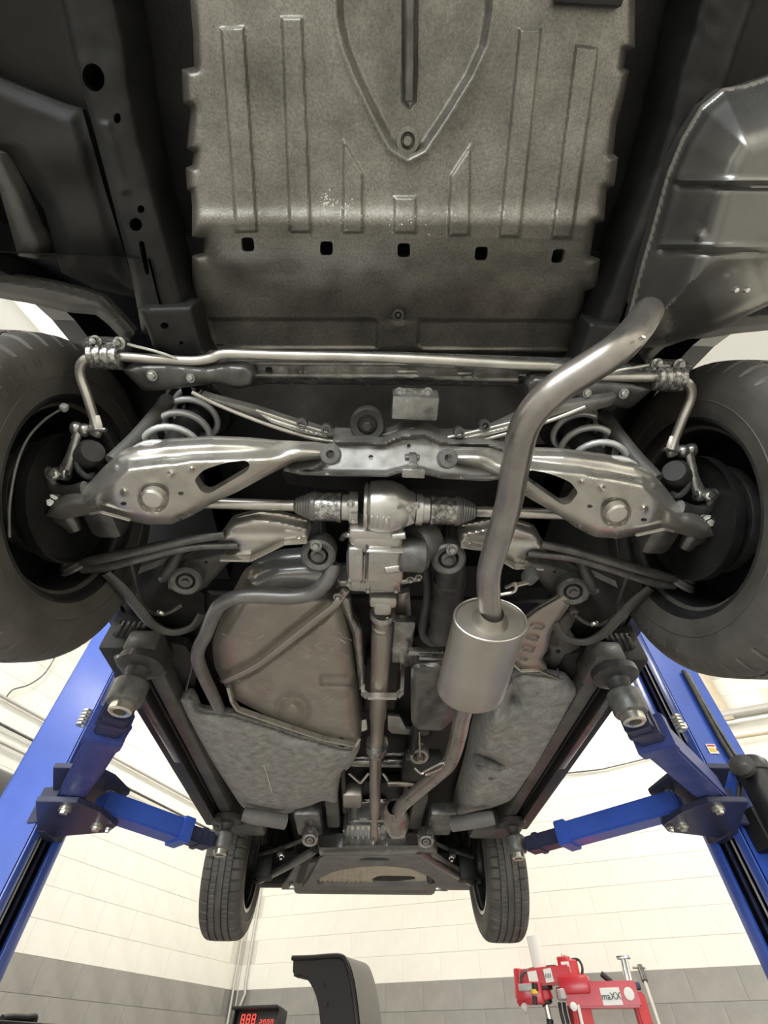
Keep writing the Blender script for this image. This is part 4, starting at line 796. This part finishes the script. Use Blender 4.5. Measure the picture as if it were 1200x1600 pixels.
def rim_bm():        # outer side towards +x
    prof = [(0.224, -0.100), (0.226, -0.094), (0.216, -0.088), (0.204, -0.070), (0.198, -0.03), (0.196, 0.04), (0.206, 0.075), (0.218, 0.09), (0.226, 0.098), (0.220, 0.10), (0.208, 0.09), (0.198, 0.075), (0.190, 0.04), (0.192, -0.03), (0.198, -0.072), (0.212, -0.092)]
    b = nb(); S = 64; rings = [[b.verts.new((h, r_*math.cos(2*math.pi*i/S), r_*math.sin(2*math.pi*i/S))) for r_, h in prof] for i in range(S)]; n = len(prof)
    for i in range(S):
        p, q = rings[i], rings[(i+1) % S]
        for k in range(n): b.faces.new((p[k], q[k], q[(k+1) % n], p[(k+1) % n]))
    bmesh.ops.recalc_face_normals(b, faces=b.faces)
    for i in range(5):
        a = 2*math.pi*i/5; d = Vector((0, math.cos(a), math.sin(a)))
        b = merge(b, beam(d*0.05+Vector((0.05, 0, 0)), d*0.196+Vector((0.065, 0, 0)), 0.028, 0.05, 0.006, up=d.cross(Vector((1, 0, 0)))))
    return merge(b, lathe([(0, 0), (0.07, 0), (0.075, 0.015), (0.06, 0.03), (0, 0.03)], (0.03, 0, 0), (1, 0, 0), 28), lathe([(0.0, 0.034), (0.10, 0.036), (0.16, 0.03), (0.194, 0.036), (0.194, 0.042), (0, 0.046)], (0, 0, 0), (1, 0, 0), 48))
def letters(s, rad, ang0, dang, size):
    out = None
    for i, ch in enumerate(s):
        t = text_bm(ch, size, 0.0012); a = ang0+dang*i
        for v in t.verts:
            x, y = v.co.x, v.co.y
            # inner side of the wheel faces -x; letters stand with their feet towards the hub
            rr = rad+y; aa = a + x/rad
            v.co = Vector((-0.1145-v.co.z*0.8+0.0006, rr*math.cos(aa), rr*math.sin(aa)))
        out = merge(out, t) if out else t
    bmesh.ops.recalc_face_normals(out, faces=out.faces)
    return out
def me_of(bm, m, angle=35):
    o = obj('tmp', bm, m, None, True, None, angle); me = o.data; loc = Vector(o.location); bpy.data.objects.remove(o); return me, loc
tire_me = me_of(tire_bm(), 'tire', 22); rim_me = me_of(rim_bm(), 'rim')
lip_me = me_of(lathe([(0.224, 0.096), (0.2275, 0.099), (0.2275, 0.103), (0.219, 0.104), (0.213, 0.098)], (0, 0, 0), (1, 0, 0), 48), 'rim_silver')
inlip_me = me_of(lathe([(0.222, -0.098), (0.2265, -0.099), (0.2265, -0.1035), (0.221, -0.105), (0.216, -0.101)], (0, 0, 0), (1, 0, 0), 48), 'rim')
disc_me = me_of(lathe([(0.05, -0.035), (0.12, -0.035), (0.122, -0.032), (0.122, -0.012), (0.05, -0.012)], (0, 0, 0), (1, 0, 0), 40), 'dark_steel')
letter_mes = [me_of(letters(ch, 0.292, R(-42+7.0*i), R(7), 0.027), 'tire') for i, ch in enumerate('MICHELIN')]
inlipf_me = me_of(lathe([(0.216, -0.096), (0.2265, -0.099), (0.2265, -0.1035), (0.221, -0.105), (0.210, -0.101)], (0, 0, 0), (1, 0, 0), 48), 'rim_silver')
ringl_me = me_of(lathe([(0.2595, -0.1120), (0.2605, -0.1145), (0.2625, -0.1145), (0.2635, -0.1120)], (0, 0, 0), (1, 0, 0), 64), 'tire')
def place(me_loc, name, parent, m4, label=None):
    me, loc = me_loc; o = bpy.data.objects.new(name, me); COL.objects.link(o)
    mm = m4 @ Matrix.Translation(loc); o.location = mm.to_translation(); o.rotation_euler = mm.to_euler(); setpar(o, parent); return o
for s in (-1, 1):
    for y, z, spin in ((RY, RZ, 0.0 if s < 0 else 0.0), (FY, FZ, 0.4)):
        c = C(s*TRK, y, z); wh = empty('wheel', c, car)
        m4 = Matrix.Translation(c) @ (Matrix.Rotation(math.pi, 4, 'Z') if s < 0 else Matrix.Identity(4)) @ Matrix.Rotation(spin, 4, 'X')
        place(tire_me, 'tire', wh, m4); place(rim_me, 'rim', wh, m4); place(lip_me, 'rim_lip', wh, m4); place(inlip_me if y == RY else inlipf_me, 'rim_flange', wh, m4)
        place(disc_me, 'brake_disc', wh, m4); place(ringl_me, 'sidewall_rib', wh, m4)
        if y == RY:
            for lm in letter_mes: place(lm, 'sidewall_letter', wh, m4)
# ------------------------------------------------------------------ two post lift
def lift(s, label, dx=0.0, dy=0.0, px=0.0):
    # built for the left side (s = -1) and mirrored for the right
    base = Vector((s*(1.50+dx), 2.40+dy, 0))
    def C(x, y, z): return Vector((x-dx, y+dy, H+z))
    t = empty('lift_post', base, label=label, cat='car lift', group='two post car lift')
    def lp(name, bm, m, parent=None, **k): return obj(name, mir(bm) if s > 0 else bm, m, parent or t, **k)
    X0, X1, Y0, Y1 = -1.60, -1.385, 2.28, 2.54
    z0, z1 = -H, 2.45
    zc = (z0+z1)/2; hh = z1-z0
    cb = merge(box(C((X0+X1)/2, Y0+0.006, zc), (X1-X0, 0.012, hh), None, 0.003), box(C(X0+0.006, (Y0+Y1)/2, zc), (0.012, Y1-Y0, hh), None, 0.003), box(C((X0+X1)/2, Y1-0.006, zc), (X1-X0, 0.012, hh), None, 0.003))
    lp('column', cb, 'blue', smooth=False)
    for y0, y1 in ((Y0, Y0+0.055), (Y1-0.075, Y1)): lp('column_lip', box(C(X1-0.004, (y0+y1)/2, zc), (0.016, y1-y0, hh), None, 0.004), 'blue')
    lp('channel_shade_liner', merge(box(C(X0+0.03, (Y0+Y1)/2, zc), (0.03, Y1-Y0-0.04, hh-0.02), None, 0.003), box(C((X0+X1)/2-0.01, Y1-0.02, zc), (X1-X0-0.06, 0.012, hh-0.02), None, 0.002)), 'black', smooth=False)  # black slabs added: dark paint and channel shade in one colour
    lp('safety_ladder', box(C(X1-0.03, Y1-0.09, zc), (0.012, 0.014, hh), None, 0.002), 'carriage', smooth=False)
    lp('lift_cable', cyl(C(X1-0.03, Y0+0.125, z0), C(X1-0.03, Y0+0.125, z1), 0.005, 10), 'conduit')
    lp('base_plate', box(C(-1.49, 2.41, -H+0.012), (0.42, 0.5, 0.024), None, 0.004), 'blue')
    # carriage
    lp('carriage', merge(box(C(-1.40, 2.42, 0.83), (0.07, 0.16, 0.38), None, 0.006), box(C(-1.33, 2.36, 0.76), (0.10, 0.24, 0.022), None, 0.004)), 'carriage', smooth=False)
    pl = [(-1.28, 2.05), (-1.24, 1.955), (-1.09, 1.955), (-1.04, 2.06), (-1.03, 2.22), (-1.09, 2.30), (-1.375, 2.38), (-1.375, 2.28)]
    for z in (0.628, 0.745): lp('carriage_plate', prism([C(x, y, z) for x, y in pl], (0, 0, 0.018), 0.002), 'carriage', smooth=False)
    lp('carriage_gusset', prism([C(-1.385, 2.20, 0.63), C(-1.385, 2.20, 0.76), C(-1.22, 2.16, 0.76), C(-1.19, 2.15, 0.63)], (0.0, 0.016, 0), 0.002), 'carriage', smooth=False)
    lp('carriage_bar', box(C(-1.375, 2.36, 0.64), (0.05, 0.14, 0.03), None, 0.004), 'carriage', smooth=False)
    rp, fp = C(-1.15, 2.01, 0.695), C(-1.10, 2.20, 0.695)
    for q in (rp, fp):
        lp('pivot_pin', merge(cyl(q+Vector((0, 0, -0.078)), q+Vector((0, 0, 0.08)), 0.022, 20, 0.003), bolt(q+Vector((0, 0, -0.077)), (0, 0, -1), 0.015, 0.012)), 'zinc')
    for dz in (0.0, -0.008): lp('stop_bolt', bolt(C(-1.06, 2.22, 0.622), (0, 0, -1), 0.009, 0.014), 'chrome') if dz == 0 else None
    # swing arms
    def arm(name, p0, p1, pad, wd, ht, frac, m):
        d = (p1-p0).normalized(); pz = p0+(p1-p0)*frac
        a = lp(name, beam(p0-d*0.03, pz, wd, ht, 0.008), m)
        lp('arm_collar', beam(pz-d*0.05, pz+d*0.004, wd+0.016, ht+0.016, 0.004), m, a)
        lp('arm_extension', beam(pz-d*0.05, p1, wd*0.78, ht*0.74, 0.006), 'carriage', a)
        lp('extension_stop', beam(p1-d*0.075, p1-d*0.045, wd*0.9, ht*0.86, 0.004), 'carriage', a)
        side = Vector((d.y, -d.x, 0))
        lp('stop_rod', cyl(p0+d*0.05+side*(-wd*0.56)+Vector((0, 0, 0.02)), pz-d*0.03+side*(-wd*0.56)+Vector((0, 0, 0.02)), 0.010, 10), m, a)
        lp('pad_socket', lathe([(0.0, -0.028), (0.03, -0.028), (0.043, -0.024), (0.046, -0.018), (0.046, 0.035), (0.04, 0.042), (0, 0.042)], pad, (0, 0, 1), 30), 'bush', a)
        lp('socket_ring', lathe([(0.018, -0.048), (0.026, -0.050), (0.031, -0.046), (0.031, -0.02), (0.018, -0.02)], pad, (0, 0, 1), 26), 'zinc', a)
        lp('lift_pad', lathe([(0.02, 0.045), (0.03, 0.06), (0.035, 0.075), (0.058, 0.082), (0.066, 0.088), (0.066, 0.108), (0.060, 0.112), (0.0, 0.112)], pad, (0, 0, 1), 34), 'rubber', a)
        return a
    rpad = Vector((-0.69-px, 1.225, H+0.655)); fpad = Vector((-0.685-px, 2.60, H+0.674))
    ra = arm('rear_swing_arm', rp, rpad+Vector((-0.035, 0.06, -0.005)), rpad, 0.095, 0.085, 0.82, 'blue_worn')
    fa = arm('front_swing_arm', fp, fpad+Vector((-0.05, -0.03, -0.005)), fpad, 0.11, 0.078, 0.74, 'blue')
    rs_ = []
    d = (rpad-rp).normalized(); sd_ = Vector((-d.y, d.x, 0)); q = rp+d*0.66+sd_*(-0.075)
    lp('arm_restraint_spring', merge(*[lathe([(0.008, -0.003), (0.015, -0.003), (0.015, 0.003), (0.008, 0.003)], q+Vector((0, 0, 0.03-0.010*i)), (0, 0, 1), 14) for i in range(5)]), 'zinc', ra)
    return t
lift(-1, 'blue lift post on the left with two swing arms under the sill')
lr = lift(1, 'blue lift post on the right carrying the hydraulic hose and motor', 0.155, -0.10, 0.022)
# things on the right post
YF = 2.18
def onpost(u, v): return PY(u, v, YF-0.004)
hose = obj('hydraulic_hose', tube([onpost(1066, 1050)+Vector((0, -0.012, 0)), onpost(1095, 1105)+Vector((0, -0.012, 0)), onpost(1125, 1160)+Vector((0, -0.012, 0)), onpost(1148, 1200)+Vector((0, -0.014, 0)), onpost(1152, 1232)+Vector((0, -0.02, 0)), onpost(1150, 1268)+Vector((0, -0.02, 0)), onpost(1160, 1292)+Vector((0.0, -0.03, 0))], 0.011, 12, 5), 'rubber', lr)
hose2 = obj('hydraulic_hose', tube([onpost(1072, 1052)+Vector((0, -0.01, 0)), onpost(1104, 1110)+Vector((0, -0.01, 0)), onpost(1140, 1170)+Vector((0, -0.01, 0)), onpost(1165, 1204)+Vector((0, -0.012, 0))], 0.008, 12, 5), 'dark_steel', lr)
for u, v in ((1147, 1207), (1158, 1207), (1166, 1206)): obj('hose_fitting', bolt(onpost(u, v)+Vector((0, -0.012, 0)), (0, -1, 0), 0.010, 0.016), 'chrome', lr)
stk = empty('safety_sticker', onpost(1113, 1170), lr)
p_ = onpost(1113, 1170)
obj('sticker_sheet', box(p_, (0.044, 0.002, 0.044), None, 0), 'white', stk, smooth=False)
obj('sticker_band', box(p_+Vector((-0.004, -0.0016, -0.006)), (0.026, 0.0012, 0.018), None, 0), 'yellow', stk, smooth=False)
obj('sticker_band', box(p_+Vector((0.0, -0.0016, 0.014)), (0.036, 0.0012, 0.008), None, 0), 'red', stk, smooth=False)
obj('sticker_band', box(p_+Vector((0.018, -0.0016, -0.004)), (0.006, 0.0012, 0.012), None, 0), 'red', stk, smooth=False)
p_ = PY(1070, 1133, YF-0.004); obj('white_tag', box(p_, (0.018, 0.003, 0.026), None, 0), 'white', lr, smooth=False)
pc = PY(1192, 1252, 2.06)
pu = empty('power_unit', pc, label='black hydraulic motor bolted to the right lift post', cat='motor')
obj('motor_body', lathe([(0, -0.20), (0.05, -0.20), (0.065, -0.185), (0.065, 0.10), (0.072, 0.105), (0.072, 0.15), (0.06, 0.165), (0, 0.165)], pc+Vector((0.03, 0, 0)), (0.1, 0.12, 1), 32), 'black', pu)
obj('motor_cap', lathe([(0, 0), (0.050, 0), (0.052, 0.02), (0.03, 0.035), (0, 0.035)], pc+Vector((-0.02, -0.02, 0.12)), (-0.6, -0.5, 0.4), 22), 'rubber', pu)
obj('motor_label', box(pc+Vector((0.018, -0.066, -0.03)), (0.05, 0.003, 0.08), Matrix.Rotation(0.1, 3, 'Y'), 0), 'silver_paint', pu, smooth=False)
obj('motor_bracket', box(pc+Vector((0.0, 0.10, -0.08)), (0.10, 0.16, 0.14), None, 0.008), 'black_gloss', pu)
obj('oil_tank', box(pc+Vector((0.02, 0.04, -0.36)), (0.16, 0.15, 0.30), None, 0.02), 'black_gloss', pu)
obj('motor_screw', bolt(pc+Vector((-0.05, -0.05, -0.17)), (-0.5, -0.8, 0), 0.007, 0.012), 'chrome', pu)

# ------------------------------------------------------------------ things along the walls
def RW(u, v, back=0.0):            # where the sight line of a pixel meets the front wall (moved back towards the room)
    d = ray(u, v); n = WF; t = ((CORNER-CAM).dot(n)-back)/d.dot(n); return CAM+d*t
def LW(u, v, off=0.0):
    d = ray(u, v); n = WR; t = ((CORNER-CAM).dot(n)+off)/d.dot(n); return CAM+d*t
def wt(name, pts, r, m, label, cat, group=None, n=1): return tag(obj(name, tube(pts, r, 10, n), m), label, cat, group)
def vert(p, z0, z1): return [Vector((p.x, p.y, z0)), Vector((p.x, p.y, z1))]
for u, g, lab in ((363, 0.03, 'thin white conduit in the corner, leftmost of three'), (371, 0.03, 'thin white conduit in the corner, middle of three')):
    wt('conduit', vert(LW(u, 1555, g), 0.05, CEIL-0.02), 0.013, 'conduit', lab, 'pipe', 'conduits in the wall corner')
q = RW(383, 1540, 0.03)
wt('conduit', [Vector((q.x, q.y, CEIL-0.02)), Vector((q.x, q.y, H+0.62)), RW(383, 1552, 0.03), RW(374, 1574, 0.03), Vector((RW(374, 1574, 0.03).x, RW(374, 1574, 0.03).y, H+0.2))], 0.016, 'conduit', 'white conduit with a bend beside the corner, rightmost of three', 'pipe', 'conduits in the wall corner')
def alongleft(u, v, r, m, lab, cat='pipe'):
    p = LW(u, v, 0.035); a = Vector((p.x, p.y, p.z)); return wt('wall_pipe', [a-WF*4.0, a+WF*6.0 if False else a+WF*((CORNER-a).dot(WF)-0.03)], r, m, lab, cat, 'pipes along the left wall')
alongleft(40, 1108, 0.013, 'conduit', 'cream pipe high along the left wall, topmost of three')
alongleft(30, 1146, 0.011, 'dark_steel', 'thin dark cable along the left wall below the topmost pipe', 'cable')
alongleft(30, 1173, 0.013, 'conduit', 'cream pipe along the left wall, lowest of the three')
wt('wall_cable', [LW(8, 1092, 0.04), LW(20, 1078, 0.04), LW(45, 1070, 0.04), LW(70, 1052, 0.04), LW(90, 1020, 0.05)], 0.006, 'dark_steel', 'loose grey cable hanging above the pipes on the left wall', 'cable', None, 5)
wt('wall_cable', [RW(700, 1225, 0.02), RW(905, 1206, 0.02), RW(960, 1197, 0.02), RW(1035, 1178, 0.02), RW(1075, 1165, 0.03)], 0.008, 'dark_steel', 'thin dark cable running across the front wall behind the lift arm', 'cable', None, 4)
lb = LW(8, 1246, 0.10)
o = obj('speaker_box', box(lb-WF*0.25+Vector((0, 0, 0)), (0.18, 0.62, 0.26), RM, 0.02), 'display_dark'); tag(o, 'dark box mounted on the left wall behind the lift post', 'box')
# door track on the right of the front wall
for (u, v, rr, m, lab) in ((1165, 1111, 0.045, 'conduit', 'cream pipe on the front wall right of the lift post, upper one'), (1165, 1125, 0.02, 'white', 'white rail on the front wall just below the upper pipe'), (1165, 1150, 0.018, 'wood_beige', 'brown rail on the front wall right of the lift post, lowest one')):
    p = RW(u, v, 0.06); wt('wall_rail', [p-WR*0.55, p+WR*3.2], rr, m, lab, 'rail', 'rails on the front wall')
for (u, v) in ((1113, 1080),):
    p = RW(u, v, 0.06); o = obj('wall_post', box(Vector((p.x, p.y, 4.1)), (0.10, 0.06, 1.2), RM, 0.006), 'wood_beige'); tag(o, 'brown upright post high on the front wall beside the lift', 'post')

# ---- red tire changer
def TC(u, v, back=1.0): return RW(u, v, back)
t0 = TC(900, 1560); tcz = Vector((t0.x, t0.y, 0))
tc = empty('tire_changer', tcz, label='red and white tire changer with maXX plate against the front wall', cat='tire changer')
def tp(name, bm, m, parent=None, **k): return obj(name, bm, m, parent or tc, **k)
up = Vector((0, 0, 1))
tp('mast', cyl(TC(832, 1462), TC(851, 1546), 0.052, 24, 0.004), 'white', label='white round mast')
tp('mast_collar', cyl(TC(848, 1533), TC(852, 1548), 0.062, 20, 0.004), 'black')
tp('mast_sleeve', cyl(TC(849, 1547), TC(855, 1564), 0.052, 20, 0.006), 'red')
tp('shaft_grip', cyl(TC(852, 1560), TC(856, 1570), 0.042, 18, 0.004), 'black')
tp('mount_shaft', cyl(TC(853, 1568), TC(860, 1598), 0.022, 16, 0.003), 'chrome')
tp('mount_tip', cyl(TC(859, 1592), TC(860, 1604), 0.026, 12, 0.003), 'black')
tp('swing_arm', beam(TC(812, 1530, 1.03), TC(893, 1522, 1.03), 0.10, 0.10, 0.012), 'red')
tp('warning_label', beam(TC(826, 1529, 1.09), TC(840, 1527, 1.09), 0.006, 0.075, 0), 'white', smooth=False)
tp('warning_label', beam(TC(851, 1525, 1.09), TC(863, 1523, 1.09), 0.006, 0.075, 0), 'white', smooth=False)
for i in range(3): tp('label_bar', beam(TC(853+3.4*i, 1528, 1.096), TC(853+3.4*i, 1521, 1.096), 0.012, 0.003, 0), 'ink', smooth=False)
tp('press_head', merge(cyl(TC(811, 1514, 1.05), TC(815, 1562, 1.05), 0.045, 18, 0.006), box(TC(822, 1550, 1.05), (0.13, 0.12, 0.10), RM, 0.015), cyl(TC(814, 1556, 1.05), TC(820, 1566, 1.05), 0.05, 18, 0.006)), 'red')
tp('press_tool', box(TC(834, 1552, 1.06), (0.14, 0.10, 0.12), RM, 0.015), 'red')
tp('press_band', merge(box(TC(824, 1543, 1.1), (0.13, 0.05, 0.04), RM, 0.006)), 'silver_paint')
tp('press_roller', merge(cyl(TC(835, 1536, 1.15), TC(836, 1548, 1.15), 0.022, 14), cyl(TC(835, 1556, 1.15), TC(836, 1570, 1.15), 0.016, 14)), 'black')
tp('press_stripe', cyl(TC(835, 1546, 1.15), TC(836, 1553, 1.15), 0.024, 14), 'yellow')
tp('press_cone', lathe([(0, 0), (0.03, 0), (0.03, 0.02), (0, 0.06)], TC(818, 1567, 1.05), (0.1, 0, -1), 14), 'white')
tp('air_hose', tube([TC(815, 1540, 1.1), TC(815, 1524, 1.1), TC(828, 1515, 1.05), TC(848, 1512, 1.0), TC(866, 1510, 1.0), TC(870, 1513, 1.0)], 0.010, 8, 5), 'rubber')
tp('lift_cylinder', cyl(TC(889, 1500), TC(896, 1534), 0.06, 22, 0.008), 'red')
tp('cylinder_bracket', box(TC(884, 1512), (0.10, 0.10, 0.12), RM, 0.01), 'red')
tp('cylinder_label', box(TC(884, 1511, 1.06), (0.06, 0.005, 0.06), RM, 0), 'white', smooth=False)
tp('air_fitting', merge(cyl(TC(882, 1492), TC(885, 1502), 0.016, 12), tube([TC(878, 1490), TC(880, 1497), TC(883, 1503)], 0.010, 8, 2)), 'zinc')
tp('air_hose', tube([TC(893, 1499), TC(904, 1500), TC(910, 1513), TC(907, 1530), (TC(899, 1536)), TC(888, 1531)], 0.009, 8, 5), 'rubber')
tp('pivot_block', merge(box(TC(899, 1540), (0.22, 0.20, 0.10), RM, 0.015), cyl(TC(880, 1543), TC(884, 1563), 0.06, 20, 0.008)), 'red')
tp('pivot_sleeve', cyl(TC(876, 1545, 1.08), TC(880, 1562, 1.08), 0.035, 18, 0.005), 'silver_paint')
beamc0, beamc1 = TC(885, 1556), TC(998, 1554)
tp('top_beam', beam(beamc0, beamc1, 0.16, 0.135, 0.012), 'red')
tp('left_leg', beam(TC(903, 1566), Vector((TC(903, 1566).x, TC(903, 1566).y, 0.35)), 0.14, 0.12, 0.012), 'red')
tp('leg_trim', cyl(TC(903, 1570, 1.08), Vector((TC(903, 1570, 1.08).x, TC(903, 1570, 1.08).y, 0.5)), 0.012, 10), 'white')
tp('right_leg', beam(TC(994, 1550), Vector((TC(994, 1550).x, TC(994, 1550).y, 0.35)), 0.09, 0.07, 0.012), 'red')
tp('machine_body', box(Vector((TC(945, 1590).x, TC(945, 1590).y, 0.35)), (0.95, 0.7, 0.7), RM, 0.03), 'red')
q = TC(955, 1557, 1.083)
tp('name_plate', box(q, (0.135, 0.006, 0.088), RM, 0.002), 'white', smooth=False)
tx = text_bm('maXX', 0.052, 0.002)
m_ = RM @ Matrix.Rotation(R(90), 3, 'X') @ Matrix.Rotation(R(0), 3, 'Z')
for v_ in tx.verts: v_.co = m_ @ v_.co + q + WF*-0.005
tp('name_lettering', tx, 'ink', smooth=False)
tp('round_badge', lathe([(0, 0), (0.035, 0), (0.032, 0.008), (0, 0.010)], TC(983, 1553, 1.083), -WF, 24), 'white')
tp('twin_rod', cyl(TC(972, 1498), TC(981, 1538), 0.016, 14), 'chrome'); tp('twin_rod', cyl(TC(977, 1497), TC(987, 1538), 0.016, 14), 'chrome')
tp('rod_cap', box(TC(974, 1496), (0.10, 0.05, 0.02), RM, 0.006), 'chrome')
tp('rod_base', merge(cyl(TC(982, 1537), TC(983, 1544), 0.05, 18, 0.005), box(TC(994, 1541), (0.06, 0.06, 0.04), RM, 0.01)), 'carriage')
tp('lever', cyl(TC(955, 1534, 0.95), TC(966, 1543, 0.95), 0.010, 10), 'chrome')
tp('lever_grip', cyl(TC(939, 1521, 0.95), TC(956, 1535, 0.95), 0.019, 12, 0.004), 'black')
for u in (874, 881, 888): tp('hose', tube([TC(u, 1566), TC(u+2, 1580), TC(u+7, 1600)], 0.012, 8, 3), 'rubber')
tp('knob', lathe([(0, 0), (0.02, 0), (0.024, 0.02), (0, 0.03)], TC(897, 1573, 1.1), -WF, 14), 'white')
# T bar leaning on the wall
tb = empty('pry_bar', Vector((TC(1032, 1600, 0.5).x, TC(1032, 1600, 0.5).y, 0)), label='steel T handled bar leaning right of the tire changer', cat='tool')
a_, b_ = TC(1001, 1513, 0.35), TC(1030, 1600, 0.5); dd = (b_-a_).normalized()
obj('bar', cyl(a_, a_+dd*((a_.z-0.05)/-dd.z), 0.013, 12), 'conduit', tb)
obj('handle', cyl(TC(988, 1511, 0.35), TC(1008, 1511, 0.35), 0.012, 12), 'conduit', tb)
obj('socket', cyl(a_-dd*0.02, a_+dd*0.09, 0.024, 14, 0.004), 'dark_steel', tb)

# ---- wheel balancer: console with digits, and the black wheel guard beside it
def BC(u, v, back=1.6): return RW(u, v, back)
q0 = BC(400, 1600)
wbal = empty('wheel_balancer', Vector((q0.x, q0.y, 0)), label='wheel balancer console with red digits by the corner conduits', cat='wheel balancer')
c0, c1 = BC(369, 1578), BC(437, 1575); mid = (c0+c1)/2
wd = (c1-c0).length
TL = RM @ Matrix.Rotation(R(-8), 3, 'X')
obj('console', box(mid+Vector((0, 0, -0.16))+WF*0.06, (wd, 0.10, 0.32), TL, 0.015), 'display_dark', wbal)
obj('console_rim', merge(box(mid+WF*0.005, (wd+0.015, 0.13, 0.018), TL, 0.005), *[box(mid+WR*(s*wd/2)+Vector((0, 0, -0.16))+WF*0.03, (0.016, 0.13, 0.32), TL, 0.005) for s in (-1, 1)]), 'black', wbal)
def digit(cx, cz, h, segs, par, m):
    wdt = h*0.55; th = h*0.15
    S = {'a': (0, h/2, wdt, th), 'g': (0, 0, wdt, th), 'd': (0, -h/2, wdt, th), 'f': (-wdt/2, h/4, th, h/2), 'b': (wdt/2, h/4, th, h/2), 'e': (-wdt/2, -h/4, th, h/2), 'c': (wdt/2, -h/4, th, h/2)}
    b = None
    for s in segs:
        x, z, a, c = S[s]; k = box(mid+WR*(cx+x)+TL @ Vector((0, -0.001, cz+z))+WF*0.004, (a, 0.004, c), TL, 0); b = merge(b, k) if b else k
    obj('digit', b, m, par, smooth=False)
sc = wd/0.068/1000.0*68
for i in range(3): digit(-wd*0.30+i*wd*0.125, -0.055, 0.050, 'abcdefg', wbal, 'led_red')
for i in range(4): digit(wd*0.12+i*wd*0.085, -0.075, 0.030, 'abcdef' if i else 'abged', wbal, 'led_red')
for i in range(3): obj('indicator', box(mid+WR*(-wd*0.30+i*wd*0.125)+TL @ Vector((0, 0, -0.105)), (0.04, 0.006, 0.012), TL, 0), 'led_green' if i != 1 else 'white', wbal, smooth=False)
for i in range(4): obj('indicator', box(mid+WR*(wd*0.12+i*wd*0.085)+TL @ Vector((0, 0, -0.115)), (0.012, 0.006, 0.02), TL, 0), 'led_red', wbal, smooth=False)
obj('stand', box(Vector((mid.x, mid.y, 0.55))+WF*0.1, (0.5, 0.45, 1.1), RM, 0.03), 'silver_paint', wbal)
# guard: a curved hood of black plastic with a grey back
gb = 2.2
g0 = BC(520, 1600, gb)
gd = empty('wheel_guard', Vector((g0.x, g0.y, 0)), label='black curved wheel guard hood with silver side in front of the wall', cat='guard')
outl = [(457, 1497), (490, 1496), (520, 1494), (532, 1495), (540, 1502), (548, 1530), (554, 1570), (558, 1612), (500, 1612), (498, 1585), (494, 1560), (486, 1540), (478, 1529), (468, 1526), (460, 1528), (456, 1522)]
PG = [BC(u, v, gb) for u, v in outl]
obj('hood', prism(PG, WF*0.34, 0.012), 'black_gloss', gd)
edge = [BC(u, v, gb)-WF*0.004 for u, v in ((457, 1497), (490, 1496), (520, 1493.5), (534, 1494.5), (541, 1503), (549, 1530), (555, 1570), (559, 1612))]
obj('hood_rim', tube(edge, 0.014, 10, 4), 'black', gd)
def skin(path, off, th):
    b = nb(); rows = []
    for p in path: rows.append((b.verts.new(p), b.verts.new(p+off)))
    for p, q in zip(rows, rows[1:]): b.faces.new((p[0], p[1], q[1], q[0]))
    bmesh.ops.solidify(b, geom=b.faces[:], thickness=th); bmesh.ops.recalc_face_normals(b, faces=b.faces); return b
sp_ = catmull([BC(u, v, gb)+WR*0.012 for u, v in ((536, 1494), (543, 1503), (551, 1530), (557, 1570), (561, 1612))], 5)
obj('side_skin', skin(sp_, WF*0.36, 0.012), 'silver_paint', gd)
for u, v in ((505, 1539), (510, 1569)): obj('guard_screw', bolt(BC(u, v, gb)-WF*0.002, -WF, 0.010, 0.006), 'black', gd)
# something dark and red peeking in at the lower left corner
q = LW(25, 1600, 1.2)
bt = empty('tool_cart', Vector((q.x, q.y, 0)), label='black and red cart top just showing in the lower left corner', cat='cart')
top = LW(22, 1594, 1.2)
obj('cart_body', box(Vector((top.x, top.y, top.z/2-0.03)), (0.30, 0.5, top.z-0.06), RM, 0.03), 'red', bt)
obj('cart_top', merge(box(top+Vector((0, 0, -0.03)), (0.34, 0.54, 0.04), RM, 0.012), tube([LW(2, 1592, 1.2), LW(20, 1590, 1.2), LW(40, 1591, 1.2), LW(54, 1590, 1.2), LW(52, 1600, 1.2)], 0.016, 10, 4)), 'black_gloss', bt)
